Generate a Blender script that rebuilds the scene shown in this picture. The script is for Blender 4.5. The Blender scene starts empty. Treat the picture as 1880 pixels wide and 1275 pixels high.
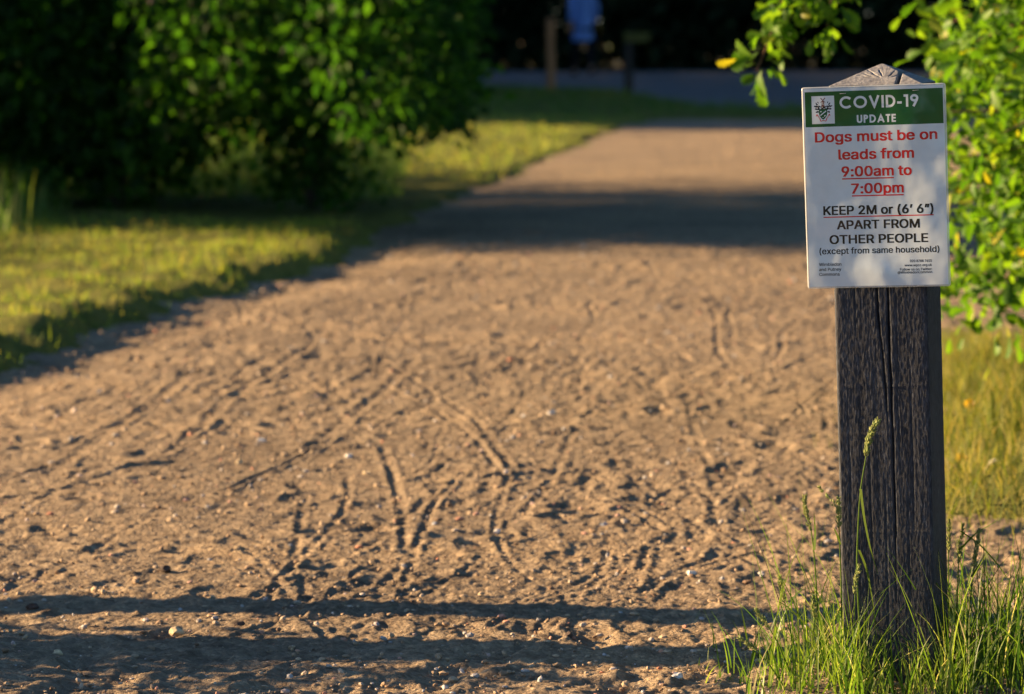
import bpy, math, os
import numpy as np
from mathutils import Matrix, Vector
from mathutils.geometry import interpolate_bezier, delaunay_2d_cdt

R = math.radians
scene = bpy.context.scene
COL = scene.collection

# ------------------------------------------------------------------ camera
CAM_H = 1.0
PITCH = math.atan((637.5 - 35.0) / 7050.0)
cam_d = bpy.data.cameras.new('camera')
cam_d.lens = 135.0
cam_d.sensor_width = 36.0
cam_d.sensor_fit = 'HORIZONTAL'
cam_d.clip_start = 0.05
cam_d.clip_end = 1500.0
cam_d.dof.use_dof = True
cam_d.dof.focus_distance = 5.72
cam_d.dof.aperture_fstop = 7.2
cam_d.dof.aperture_blades = 9
cam = bpy.data.objects.new('camera', cam_d)
cam.location = (0, 0, CAM_H)
cam.rotation_euler = (R(90) - PITCH, 0, 0)
COL.objects.link(cam)
scene.camera = cam

# ------------------------------------------------------------------ world, sun, exposure
SUN_EL = R(15.0)
SUN_AZ = R(13.0)           # the light travels to +X and a little towards the camera
SUN_ROT = R(-90) + SUN_AZ     # compass bearing of the sun from +Y
SKY = 0.05
world = bpy.data.worlds.new('World')
scene.world = world
world.use_nodes = True
wn = world.node_tree.nodes
wn.clear()
sky = wn.new('ShaderNodeTexSky')
sky.sky_type = 'NISHITA'
sky.sun_disc = False
sky.sun_elevation = SUN_EL
sky.sun_rotation = SUN_ROT
sky.altitude = 50
sky.air_density = 1.0
sky.dust_density = 0.6
sky.ozone_density = 4.5
bg = wn.new('ShaderNodeBackground')
bg.inputs['Strength'].default_value = SKY
wo = wn.new('ShaderNodeOutputWorld')
world.node_tree.links.new(sky.outputs[0], bg.inputs[0])
world.node_tree.links.new(bg.outputs[0], wo.inputs[0])

sun_d = bpy.data.lights.new('sun', 'SUN')
sun_d.energy = 5.0
sun_d.angle = R(0.55)
sun_d.color = (1.0, 0.69, 0.37)
sun = bpy.data.objects.new('sun', sun_d)
L = Vector((math.cos(SUN_EL) * math.cos(SUN_AZ), -math.cos(SUN_EL) * math.sin(SUN_AZ), -math.sin(SUN_EL)))
sun.rotation_euler = L.to_track_quat('-Z', 'Y').to_euler()
sun.location = (-40, 4, 12)
COL.objects.link(sun)

scene.view_settings.view_transform = 'Standard'
scene.view_settings.look = 'None'
scene.view_settings.exposure = 2.15
scene.view_settings.gamma = 1.0
scene.render.engine = 'CYCLES'
scene.cycles.use_denoising = True
scene.cycles.max_bounces = 6
scene.cycles.diffuse_bounces = 3
scene.cycles.glossy_bounces = 3
scene.cycles.transmission_bounces = 4
scene.cycles.transparent_max_bounces = 8
scene.cycles.caustics_reflective = False
scene.cycles.caustics_refractive = False
scene.cycles.sample_clamp_indirect = 4.0

# ------------------------------------------------------------------ helpers
rng = np.random.default_rng(7)


def tag(o, label=None, cat=None, group=None, kind=None):
    if label: o['label'] = label
    if cat: o['category'] = cat
    if group: o['group'] = group
    if kind: o['kind'] = kind
    return o


def mesh_np(name, V, F, mat=None, parent=None, smooth=False):
    """one mesh object from arrays; F is a list of (n,k) index arrays or one such array"""
    V = np.asarray(V, dtype=np.float32).reshape(-1, 3)
    Fs = [np.asarray(f) for f in (F if isinstance(F, (list, tuple)) else [F]) if len(f)]
    me = bpy.data.meshes.new(name)
    loops = np.concatenate([f.reshape(-1) for f in Fs]).astype(np.int32)
    tot = np.concatenate([np.full(len(f), f.shape[1], np.int32) for f in Fs])
    start = np.concatenate([[0], np.cumsum(tot)[:-1]]).astype(np.int32)
    me.vertices.add(len(V)); me.vertices.foreach_set('co', V.reshape(-1))
    me.loops.add(len(loops)); me.loops.foreach_set('vertex_index', loops)
    me.polygons.add(len(tot)); me.polygons.foreach_set('loop_start', start); me.polygons.foreach_set('loop_total', tot)
    me.polygons.foreach_set('use_smooth', np.full(len(tot), bool(smooth)))
    me.update(calc_edges=True)
    o = bpy.data.objects.new(name, me)
    COL.objects.link(o)
    if mat: me.materials.append(mat)
    if parent: o.parent = parent
    return o


def empty(name, loc=(0, 0, 0)):
    o = bpy.data.objects.new(name, None)
    o.location = loc
    o.empty_display_size = 0.1
    COL.objects.link(o)
    return o


class MB:
    """gathers pieces with tris / quads"""
    def __init__(s): s.v = []; s.q = []; s.t = []; s.n = 0
    def add(s, V, Q=None, T=None):
        V = np.asarray(V, float).reshape(-1, 3)
        if Q is not None and len(Q): s.q.append(np.asarray(Q) + s.n)
        if T is not None and len(T): s.t.append(np.asarray(T) + s.n)
        s.v.append(V); s.n += len(V)
    def build(s, name, mat, parent=None, smooth=False):
        F = []
        if s.q: F.append(np.concatenate(s.q))
        if s.t: F.append(np.concatenate(s.t))
        return mesh_np(name, np.concatenate(s.v), F, mat, parent, smooth)


def grid_faces(nu, nv, wrap=False):
    """quads of a (nv rows, nu columns) grid; wrap joins the last column to the first"""
    i = np.arange(nv - 1)[:, None] * nu
    cu = nu if wrap else nu - 1
    j = np.arange(cu)[None, :]
    j2 = (j + 1) % nu
    return np.stack([i + j, i + j2, i + nu + j2, i + nu + j], -1).reshape(-1, 4)


def _hash(ix, iy, seed):
    h = (ix.astype(np.int64) * 374761393 + iy.astype(np.int64) * 668265263 + seed * 1274126177) & 0xFFFFFFFF
    h = ((h ^ (h >> 13)) * 1274126177) & 0xFFFFFFFF
    return ((h ^ (h >> 16)) & 0xFFFF) / 65535.0


def noise(x, y, seed=0):
    """gradient noise, about -0.7..0.7"""
    ix = np.floor(x); iy = np.floor(y)
    fx = x - ix; fy = y - iy
    u = fx * fx * fx * (fx * (fx * 6 - 15) + 10); v = fy * fy * fy * (fy * (fy * 6 - 15) + 10)
    def g(dx, dy):
        a = _hash(ix + dx, iy + dy, seed) * 2 * np.pi
        return np.cos(a) * (fx - dx) + np.sin(a) * (fy - dy)
    n0 = g(0, 0) * (1 - u) + g(1, 0) * u
    n1 = g(0, 1) * (1 - u) + g(1, 1) * u
    return n0 * (1 - v) + n1 * v


def fbm(x, y, seed=0, octv=4, gain=0.5, lac=2.03):
    s = 0; a = 1.0
    for k in range(octv):
        s = s + a * noise(x, y, seed + 17 * k)
        x = x * lac + 11.3; y = y * lac - 7.1; a *= gain
    return s


def sstep(a, b, x):
    t = np.clip((x - a) / (b - a), 0, 1)
    return t * t * (3 - 2 * t)


def tube(pts, rad, seg=6):
    """vertices and quads of a tapering tube"""
    P = np.asarray(pts, float); rad = np.broadcast_to(np.asarray(rad, float), (len(P),))
    T = np.gradient(P, axis=0); T /= np.linalg.norm(T, axis=1, keepdims=True) + 1e-9
    up = np.array([0, 0, 1.0]) if abs(T[0, 2]) < 0.9 else np.array([1.0, 0, 0])
    A = np.cross(T, up); A /= np.linalg.norm(A, axis=1, keepdims=True) + 1e-9
    B = np.cross(T, A)
    th = np.linspace(0, 2 * np.pi, seg, endpoint=False)
    V = P[:, None, :] + rad[:, None, None] * (np.cos(th)[None, :, None] * A[:, None, :] + np.sin(th)[None, :, None] * B[:, None, :])
    return V.reshape(-1, 3), grid_faces(seg, len(P), True)


def rand_rot(n, g, tilt=None):
    """n random rotation matrices; tilt limits how far the local z axis leans from up"""
    a = g.uniform(0, 2 * np.pi, n)
    if tilt is None:
        z = g.normal(size=(n, 3)); z /= np.linalg.norm(z, axis=1, keepdims=True)
    else:
        b = g.uniform(0, 2 * np.pi, n); t = np.abs(g.normal(0, tilt, n))
        z = np.stack([np.sin(t) * np.cos(b), np.sin(t) * np.sin(b), np.cos(t)], -1)
    r = g.normal(size=(n, 3))
    x = np.cross(r, z); x /= np.linalg.norm(x, axis=1, keepdims=True)
    y = np.cross(z, x)
    return np.stack([x, y, z], -1)


def scatter(tv, tf, pos, rot, size):
    """copies of a small template (tv, tf) as one vertex / face array"""
    n = len(pos); k = len(tv)
    V = np.einsum('nij,kj->nki', rot, tv) * np.asarray(size).reshape(n, 1, -1) + pos[:, None, :]
    F = tf[None, :, :] + (np.arange(n) * k)[:, None, None]
    return V.reshape(-1, 3), F.reshape(-1, tf.shape[1])


# ------------------------------------------------------------------ materials
def new_mat(name):
    m = bpy.data.materials.new(name); m.use_nodes = True
    nt = m.node_tree; nt.nodes.clear()
    out = nt.nodes.new('ShaderNodeOutputMaterial')
    b = nt.nodes.new('ShaderNodeBsdfPrincipled')
    nt.links.new(b.outputs[0], out.inputs[0])
    return m, nt, b, out


def ramp(nt, src, stops):
    r = nt.nodes.new('ShaderNodeValToRGB')
    e = r.color_ramp.elements
    while len(e) < len(stops): e.new(0.5)
    for el, (p, c) in zip(e, stops):
        el.position = p; el.color = (*c, 1)
    nt.links.new(src, r.inputs[0])
    return r.outputs[0]


def tex_noise(nt, vec, scale, detail=4, rough=0.55):
    n = nt.nodes.new('ShaderNodeTexNoise')
    n.inputs['Scale'].default_value = scale; n.inputs['Detail'].default_value = detail; n.inputs['Roughness'].default_value = rough
    if vec is not None: nt.links.new(vec, n.inputs['Vector'])
    return n.outputs['Fac']


def coords(nt, scale=(1, 1, 1)):
    t = nt.nodes.new('ShaderNodeTexCoord'); mp = nt.nodes.new('ShaderNodeMapping')
    mp.inputs['Scale'].default_value = scale
    nt.links.new(t.outputs['Object'], mp.inputs[0])
    return mp.outputs[0]


def mixc(nt, fac, a, b, mode='MIX'):
    m = nt.nodes.new('ShaderNodeMix'); m.data_type = 'RGBA'; m.blend_type = mode
    for s, v in ((m.inputs[0], fac), (m.inputs[6], a), (m.inputs[7], b)):
        if isinstance(v, (int, float)): s.default_value = v
        elif isinstance(v, tuple): s.default_value = (*v, 1)
        else: nt.links.new(v, s)
    return m.outputs[2]


def bump(nt, b, height, strength, dist):
    n = nt.nodes.new('ShaderNodeBump')
    n.inputs['Strength'].default_value = strength; n.inputs['Distance'].default_value = dist
    nt.links.new(height, n.inputs['Height']); nt.links.new(n.outputs[0], b.inputs['Normal'])


def leaf_mat(name, stops, trans, tcol, rough=0.5, spec=0.3):
    """leaf or grass: colour differs from leaf to leaf, light shines through"""
    m, nt, b, out = new_mat(name)
    g = nt.nodes.new('ShaderNodeNewGeometry')
    c = ramp(nt, g.outputs['Random Per Island'], stops)
    nt.links.new(c, b.inputs['Base Color'])
    b.inputs['Roughness'].default_value = rough
    b.inputs['Specular IOR Level'].default_value = spec
    t = nt.nodes.new('ShaderNodeBsdfTranslucent')
    tc = mixc(nt, 1.0, c, tcol, 'MULTIPLY')
    nt.links.new(tc, t.inputs['Color'])
    mx = nt.nodes.new('ShaderNodeMixShader'); mx.inputs[0].default_value = trans
    nt.links.new(b.outputs[0], mx.inputs[1]); nt.links.new(t.outputs[0], mx.inputs[2])
    nt.links.new(mx.outputs[0], out.inputs[0])
    return m


def flat_mat(name, col, rough=0.6, spec=0.5, var=0.15, scale=60.0):
    m, nt, b, out = new_mat(name)
    v = coords(nt)
    n = tex_noise(nt, v, scale, 3)
    lo = tuple(x * (1 - var) for x in col); hi = tuple(min(1, x * (1 + var)) for x in col)
    nt.links.new(ramp(nt, n, [(0.3, lo), (0.7, hi)]), b.inputs['Base Color'])
    b.inputs['Roughness'].default_value = rough; b.inputs['Specular IOR Level'].default_value = spec
    return m


def soil_mat():
    m, nt, b, out = new_mat('sandy_soil')
    v = coords(nt)
    big = tex_noise(nt, v, 1.3, 3)
    mid = tex_noise(nt, v, 22, 5, 0.65)
    fine = tex_noise(nt, v, 260, 4, 0.7)
    c1 = ramp(nt, mid, [(0.30, (0.145, 0.108, 0.074)), (0.52, (0.285, 0.222, 0.150)), (0.75, (0.44, 0.35, 0.238))])
    c2 = ramp(nt, big, [(0.32, (0.74, 0.73, 0.74)), (0.5, (0.95, 0.94, 0.94)), (0.68, (1.10, 1.06, 1.0))])
    c = mixc(nt, 1.0, c1, c2, 'MULTIPLY')
    vo = nt.nodes.new('ShaderNodeTexVoronoi'); vo.inputs['Scale'].default_value = 120
    nt.links.new(v, vo.inputs['Vector'])
    sep = nt.nodes.new('ShaderNodeSeparateColor'); nt.links.new(vo.outputs['Color'], sep.inputs[0])
    grit = ramp(nt, sep.outputs[0], [(0.0, (0.72, 0.66, 0.62)), (0.5, (1.0, 1.0, 1.0)), (0.93, (1.12, 1.08, 1.02)), (0.97, (1.6, 1.5, 1.4))])
    c = mixc(nt, 0.8, c, grit, 'MULTIPLY')
    fc = ramp(nt, fine, [(0.3, (0.78, 0.76, 0.74)), (0.7, (1.15, 1.15, 1.15))])
    c = mixc(nt, 0.7, c, fc, 'MULTIPLY')
    nt.links.new(c, b.inputs['Base Color'])
    b.inputs['Roughness'].default_value = 0.95; b.inputs['Specular IOR Level'].default_value = 0.15
    h = nt.nodes.new('ShaderNodeMath'); h.operation = 'MULTIPLY_ADD'
    nt.links.new(vo.outputs['Distance'], h.inputs[0]); h.inputs[1].default_value = -0.9; nt.links.new(fine, h.inputs[2])
    bump(nt, b, h.outputs[0], 1.0, 0.006)
    return m


def turf_mat(name, a, bcol, sc=9):
    m, nt, b, out = new_mat(name)
    v = coords(nt)
    n = tex_noise(nt, v, sc, 6, 0.7)
    nt.links.new(ramp(nt, n, [(0.3, a), (0.7, bcol)]), b.inputs['Base Color'])
    b.inputs['Roughness'].default_value = 1.0; b.inputs['Specular IOR Level'].default_value = 0.1
    bump(nt, b, tex_noise(nt, v, 60, 4), 0.8, 0.03)
    return m


def wood_mat(name, stops, sx=620, sz=95, spec=0.25):
    """weathered timber: colour in long thin streaks along local z"""
    m, nt, b, out = new_mat(name)
    v = coords(nt, (sx, sx, sz)); v2 = coords(nt, (45, 45, 2.2)); v3 = coords(nt, (1, 1, 1))
    n = tex_noise(nt, v, 1.0, 5, 0.7)
    c = ramp(nt, n, stops)
    c2 = ramp(nt, tex_noise(nt, v2, 1.0, 3), [(0.3, (0.7, 0.7, 0.72)), (0.7, (1.2, 1.18, 1.15))])
    c = mixc(nt, 1.0, c, c2, 'MULTIPLY')
    c3 = ramp(nt, tex_noise(nt, v3, 14, 4), [(0.35, (0.85, 0.85, 0.88)), (0.7, (1.1, 1.07, 1.03))])
    c = mixc(nt, 1.0, c, c3, 'MULTIPLY')
    nt.links.new(c, b.inputs['Base Color'])
    b.inputs['Roughness'].default_value = 0.75; b.inputs['Specular IOR Level'].default_value = spec
    bump(nt, b, n, 0.8, 0.0013)
    return m


def bark_mat(name, col):
    m, nt, b, out = new_mat(name)
    v = coords(nt, (14, 14, 3))
    n = tex_noise(nt, v, 1.0, 6, 0.7)
    nt.links.new(ramp(nt, n, [(0.3, tuple(x * 0.45 for x in col)), (0.7, col)]), b.inputs['Base Color'])
    b.inputs['Roughness'].default_value = 0.95
    bump(nt, b, n, 1.0, 0.04)
    return m


M = {}
M['soil'] = soil_mat()
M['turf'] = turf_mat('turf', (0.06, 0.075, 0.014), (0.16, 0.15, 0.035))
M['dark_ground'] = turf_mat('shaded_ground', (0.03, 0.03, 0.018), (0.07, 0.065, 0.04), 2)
M['road'] = turf_mat('grey_gravel', (0.13, 0.13, 0.135), (0.20, 0.20, 0.205), 2)
M['post'] = wood_mat('charcoal_timber', [(0.28, (0.011, 0.013, 0.018)), (0.50, (0.027, 0.031, 0.040)), (0.64, (0.078, 0.086, 0.102)), (0.78, (0.23, 0.245, 0.275))])
M['cap'] = wood_mat('grey_end_grain', [(0.25, (0.10, 0.10, 0.105)), (0.5, (0.21, 0.21, 0.21)), (0.75, (0.33, 0.32, 0.31))], 160, 160)
M['stake'] = wood_mat('brown_timber', [(0.25, (0.34, 0.15, 0.065)), (0.75, (0.55, 0.26, 0.11))], 60, 3)
M['far_bark'] = bark_mat('shaded_bark', (0.05, 0.04, 0.032))  # bark darkened for the far trees, shade put into its colour
M['stone_tan'] = flat_mat('tan_stone', (0.52, 0.40, 0.24), 0.85, 0.2, 0.3, 90)
M['stone_white'] = flat_mat('white_stone', (0.68, 0.64, 0.57), 0.8, 0.2, 0.2, 90)
M['stone_grey'] = flat_mat('blue_grey_stone', (0.30, 0.32, 0.36), 0.8, 0.2, 0.25, 90)
M['stone_dark'] = flat_mat('dark_stone', (0.07, 0.05, 0.04), 0.85, 0.2, 0.4, 90)
M['bark'] = bark_mat('bark', (0.10, 0.075, 0.055))
M['twig'] = bark_mat('twig_bark', (0.22, 0.13, 0.075))
G = lambda *c: c
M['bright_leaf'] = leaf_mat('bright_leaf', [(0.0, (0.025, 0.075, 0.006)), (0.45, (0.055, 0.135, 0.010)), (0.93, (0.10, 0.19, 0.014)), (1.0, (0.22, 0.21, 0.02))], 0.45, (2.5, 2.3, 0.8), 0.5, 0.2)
M['shade_leaf'] = leaf_mat('shade_leaf', [(0.0, (0.010, 0.028, 0.006)), (0.6, (0.020, 0.054, 0.007)), (1.0, (0.05, 0.105, 0.010))], 0.42, (2.4, 3.2, 0.9), 0.6, 0.10)  # darkened copy of the leaf green, shade put into its colour
M['far_leaf'] = leaf_mat('far_leaf', [(0.0, (0.014, 0.026, 0.012)), (1.0, (0.03, 0.05, 0.02))], 0.2, (1.5, 1.8, 1.0), 0.7, 0.1)  # near-black greens carry the far wood's shade in the leaf colour
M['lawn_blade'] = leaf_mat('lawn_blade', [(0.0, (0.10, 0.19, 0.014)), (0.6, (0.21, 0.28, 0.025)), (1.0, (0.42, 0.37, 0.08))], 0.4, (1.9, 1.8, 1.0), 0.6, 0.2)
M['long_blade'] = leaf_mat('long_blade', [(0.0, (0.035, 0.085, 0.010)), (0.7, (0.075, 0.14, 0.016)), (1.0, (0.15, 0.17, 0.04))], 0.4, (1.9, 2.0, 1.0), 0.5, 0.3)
M['meadow_blade'] = leaf_mat('meadow_blade', [(0.0, (0.06, 0.10, 0.012)), (0.5, (0.13, 0.15, 0.022)), (1.0, (0.30, 0.24, 0.075))], 0.4, (1.8, 1.7, 1.0), 0.6, 0.2)
M['tuft_blade'] = leaf_mat('tuft_blade', [(0.0, (0.03, 0.07, 0.010)), (0.45, (0.075, 0.135, 0.014)), (0.8, (0.15, 0.20, 0.028)), (0.93, (0.22, 0.25, 0.06)), (1.0, (0.42, 0.36, 0.20))], 0.42, (1.9, 2.1, 0.9), 0.45, 0.25)
M['seed'] = leaf_mat('seed_head', [(0.0, (0.20, 0.27, 0.08)), (1.0, (0.42, 0.42, 0.18))], 0.35, (1.5, 1.5, 1.0), 0.6, 0.2)
M['yellow'] = leaf_mat('yellow_petal', [(0.0, (0.75, 0.42, 0.01)), (1.0, (0.85, 0.55, 0.02))], 0.3, (1.1, 1.0, 0.8), 0.3, 0.5)
M['fluff'] = leaf_mat('white_fluff', [(0.0, (0.6, 0.58, 0.5)), (1.0, (0.75, 0.72, 0.65))], 0.4, (1, 1, 1), 0.8, 0.1)
M['shirt'] = flat_mat('light_blue_cloth', (0.20, 0.34, 0.74), 0.9, 0.1, 0.06, 30)
M['trousers'] = flat_mat('dark_cloth', (0.012, 0.012, 0.016), 0.9, 0.1, 0.2, 30)
M['skin'] = flat_mat('skin', (0.45, 0.27, 0.19), 0.6, 0.3, 0.06, 30)
M['hair'] = flat_mat('brown_hair', (0.05, 0.03, 0.02), 0.6, 0.3, 0.3, 80)
M['shoe'] = flat_mat('black_shoe', (0.01, 0.01, 0.01), 0.6, 0.3, 0.1, 80)
M['board'] = flat_mat('olive_board', (0.10, 0.09, 0.02), 0.7, 0.2, 0.2, 8)


def ink_mat(name, col, rough=0.11, var=0.04):
    m, nt, b, out = new_mat(name)
    v = coords(nt)
    n = tex_noise(nt, v, 0.05, 4)
    lo = tuple(x * (1 - var) for x in col); hi = tuple(min(1, x * (1 + var)) for x in col)
    nt.links.new(ramp(nt, n, [(0.3, lo), (0.7, hi)]), b.inputs['Base Color'])
    b.inputs['Roughness'].default_value = rough; b.inputs['Specular IOR Level'].default_value = 0.6
    return m


M['paper'] = ink_mat('glossy_white_paper', (0.57, 0.63, 0.65))
M['green_ink'] = ink_mat('green_ink', (0.012, 0.085, 0.025))
M['white_ink'] = ink_mat('white_ink', (0.62, 0.66, 0.66))
M['red_ink'] = ink_mat('red_ink', (0.52, 0.018, 0.022))
M['black_ink'] = ink_mat('black_ink', (0.016, 0.016, 0.02))
M['brown_ink'] = ink_mat('brown_ink', (0.16, 0.06, 0.05))
M['cream_ink'] = ink_mat('cream_ink', (0.5, 0.42, 0.35))
M['steel'] = flat_mat('staple_steel', (0.6, 0.6, 0.6), 0.3, 0.5, 0.05)
M['steel'].node_tree.nodes['Principled BSDF'].inputs['Metallic'].default_value = 0.8


def film_mat():
    m, nt, b, out = new_mat('laminate_film')
    b.inputs['Base Color'].default_value = (0.72, 0.74, 0.72, 1)
    b.inputs['Roughness'].default_value = 0.12
    t = nt.nodes.new('ShaderNodeBsdfTransparent')
    lw = nt.nodes.new('ShaderNodeLayerWeight'); lw.inputs[0].default_value = 0.35
    mr = nt.nodes.new('ShaderNodeMapRange'); mr.inputs[3].default_value = 0.45; mr.inputs[4].default_value = 0.95
    nt.links.new(lw.outputs['Facing'], mr.inputs[0])
    mx = nt.nodes.new('ShaderNodeMixShader')
    nt.links.new(mr.outputs[0], mx.inputs[0])
    nt.links.new(t.outputs[0], mx.inputs[1]); nt.links.new(b.outputs[0], mx.inputs[2])
    nt.links.new(mx.outputs[0], out.inputs[0])
    return m


M['film'] = film_mat()

# ------------------------------------------------------------------ where the verge and the path run
LY = np.array([4.0, 5.0, 8.0, 10.76, 12.7, 14.5, 16.2, 17.4, 24.7, 36.2, 38.2, 39.0, 40.8, 42.2, 45.0, 48.6, 52.0, 54.5])
LX = np.array([-2.3, -2.1, -1.72, -1.44, -1.24, -0.92, -0.66, -0.60, 0.07, 1.18, 1.5, 4.6, 4.4, 2.3, 2.0, 1.75, 1.55, -0.6])


def lawn_edge(y):
    return np.interp(y, LY, LX)


def lawn_in(x, y):
    """signed distance (m, across) into the left lawn, with a ragged edge"""
    e = lawn_edge(y) + 0.16 * fbm(x * 1.5 + y * 0.3, y * 1.3, 91, 3) + 0.08 * fbm(x * 7, y * 6, 92, 3)
    d = e - x
    return np.minimum(d, (54.8 - y) * 0.6)


def patch_in(x, y):
    """the rough grass to the right, behind the post"""
    q = np.minimum(np.minimum(x - 0.70 - 0.11 * (y - 7.6), (y - 7.45) * 0.6), (12.2 - y) * 0.6)
    return np.minimum(q * 0.9, 0.5) + 0.10 * fbm(x * 3, y * 3, 93, 3)



def path_height(x, y):
    # long, soft unevenness, streaks that run along the path, lumps and clods
    a = R(9)
    s = x * math.cos(a) - y * math.sin(a); t = x * math.sin(a) + y * math.cos(a)
    wear = 0.3 + 0.7 * sstep(-0.35, 0.3, fbm(x * 0.8 + 3, y * 0.5, 31, 2))
    h = 0.012 * fbm(x * 0.9, y * 0.6, 21, 2)
    h = h + wear * 0.0058 * fbm(s * 9.5 + 0.9 * fbm(x * 2, y * 2, 5, 2), t * 1.9, 22, 3)
    h = h + 0.0022 * fbm(x * 17, y * 10, 23, 3)
    r = 1 - np.abs(fbm(s * 11, t * 4.5, 24, 2)) * 2.2
    h = h - wear * 0.0028 * np.clip(r, 0, 1) ** 4
    h = h + (0.4 + 0.6 * wear) * 0.0030 * fbm(x * 46, y * 34, 25, 3, 0.65)
    h = h + wear * 0.0026 * fbm(s * 26 + 0.6 * fbm(x * 5, y * 4, 6, 2), t * 5.5, 29, 2)
    h = h + 0.0016 * noise(x * 105, y * 80, 27)
    cl = np.clip(fbm(x * 34, y * 30, 26, 2) - 0.26, 0, 1)
    h = h + 0.0065 * cl
    cl = np.clip(noise(x * 72 + 5, y * 62, 28) - 0.27, 0, 1)
    h = h + 0.0075 * cl
    return h


def path_tracks(x, y, h):
    g = np.random.default_rng(11)
    # footprints and hoof marks
    n = 700
    cx = g.uniform(-1, 1, n); cy = 5.6 + 14 * g.uniform(0, 1, n) ** 1.5; cx = cx * (0.15 * cy + 0.1)
    an = R(9) + g.normal(0, 0.5, n)
    L1 = g.uniform(0.05, 0.13, n); W1 = g.uniform(0.03, 0.055, n); D1 = g.uniform(0.0015, 0.0055, n)
    order = np.argsort(y[:, 0])
    yr = y[:, 0]
    for i in range(n):
        r0 = np.searchsorted(yr, cy[i] - 0.3); r1 = np.searchsorted(yr, cy[i] + 0.3)
        if r1 - r0 < 2: continue
        xx = x[r0:r1] - cx[i]; yy = y[r0:r1] - cy[i]
        u = xx * math.cos(an[i]) - yy * math.sin(an[i]); v = xx * math.sin(an[i]) + yy * math.cos(an[i])
        q = np.sqrt((u / W1[i]) ** 2 + (v / L1[i]) ** 2)
        h[r0:r1] += D1[i] * (0.55 * np.exp(-((q - 1.25) / 0.28) ** 2) - np.exp(-q ** 4))
    # ruts: bicycle tyres and scuffs (ground points), a groove with a raised lip
    ruts = []
    P = lambda px, py: ((px - 940) / (py - 35), 7050 / (py - 35))
    ruts.append(([P(560, 905), P(548, 960), P(536, 1030), P(528, 1075)], 0.007, 0.010))
    ruts.append(([P(700, 820), P(722, 880), P(738, 945), P(742, 1010)], 0.009, 0.012))
    ruts.append(([P(800, 900), P(790, 950), P(768, 1000), P(748, 1010)], 0.008, 0.010))
    ruts.append(([P(735, 1040), P(690, 1085), P(640, 1120), P(585, 1170)], 0.007, 0.010))
    ruts.append(([P(900, 1010), P(850, 1050), P(800, 1085), P(740, 1110)], 0.006, 0.008))
    ruts.append(([P(1200, 915), P(1250, 900), P(1300, 910), P(1322, 950), P(1325, 1000), P(1310, 1030), P(1250, 1050), P(1180, 1095)], 0.009, 0.013))
    ruts.append(([P(1190, 1010), P(1175, 1060), P(1160, 1090)], 0.008, 0.010))
    ruts.append(([P(1110, 1060), P(1060, 1100), P(1000, 1150), P(940, 1210)], 0.006, 0.009))
    ruts.append(([P(820, 1090), P(822, 1140), P(818, 1200), P(812, 1260)], 0.005, 0.008))
    ruts.append(([P(545, 1060), P(560, 1110), P(580, 1160)], 0.006, 0.009))
    ruts.append(([P(1035, 700), P(1030, 740), P(1070, 690), P(1110, 680)], 0.009, 0.02))
    ruts.append(([P(330, 700), P(250, 760), P(170, 810), P(110, 850)], 0.009, 0.018))
    ruts.append(([P(480, 690), P(420, 730), P(360, 790), P(300, 830)], 0.009, 0.018))
    ruts.append(([P(560, 640), P(480, 690), P(400, 720)], 0.010, 0.022))
    ruts.append(([P(760, 660), P(700, 720), P(640, 770), P(560, 830)], 0.008, 0.018))
    for k in range(140):
        y0 = g.uniform(5.6, 14); x0 = g.uniform(-1, 1) * 0.16 * y0
        ln = g.uniform(0.5, 3.0); sl = 0.14 + g.normal(0, 0.22)
        tt = np.linspace(0, 1, 7)
        ruts.append(([(x0 + sl * ln * t + 0.03 * math.sin(5 * t + k), y0 + ln * t) for t in tt], g.uniform(0.0035, 0.009), g.uniform(0.006, 0.014)))
    for pts, dep, wid in ruts:
        dep *= 0.9; wid *= 0.72
        pts = np.array(pts); ty = np.linspace(0, 1, len(pts)); tf = np.linspace(0, 1, 60)
        fx = np.interp(tf, ty, pts[:, 0]); fy = np.interp(tf, ty, pts[:, 1])
        for _ in range(3):
            fx[1:-1] = (fx[:-2] + 2 * fx[1:-1] + fx[2:]) / 4; fy[1:-1] = (fy[:-2] + 2 * fy[1:-1] + fy[2:]) / 4
        r0 = np.searchsorted(yr, fy.min() - 0.1); r1 = np.searchsorted(yr, fy.max() + 0.1)
        if r1 - r0 < 2: continue
        xx = x[r0:r1]; yy = y[r0:r1]
        dm = np.full(xx.shape, 9.0)
        for i in range(len(fx) - 1):
            ax, ay, bx, by = fx[i], fy[i], fx[i + 1], fy[i + 1]
            lo = max(0, np.searchsorted(yr[r0:r1], min(ay, by) - 0.09)); hi = np.searchsorted(yr[r0:r1], max(ay, by) + 0.09)
            if hi <= lo: continue
            ex, ey = bx - ax, by - ay; l2 = ex * ex + ey * ey + 1e-9
            px = xx[lo:hi] - ax; py = yy[lo:hi] - ay
            t = np.clip((px * ex + py * ey) / l2, 0, 1)
            d = np.hypot(px - t * ex, py - t * ey)
            dm[lo:hi] = np.minimum(dm[lo:hi], d)
        wob = np.clip(0.75 + 0.8 * fbm(xx * 9, yy * 5, 61, 2), 0, 1.4); dm = dm + 0.006 * fbm(xx * 26, yy * 20, 62, 2)
        h[r0:r1] += 0.33 * dep * wob * (0.75 * np.exp(-((dm - 1.9 * wid) / (0.7 * wid)) ** 2) - np.exp(-(dm / wid) ** 2))
    return h


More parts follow.
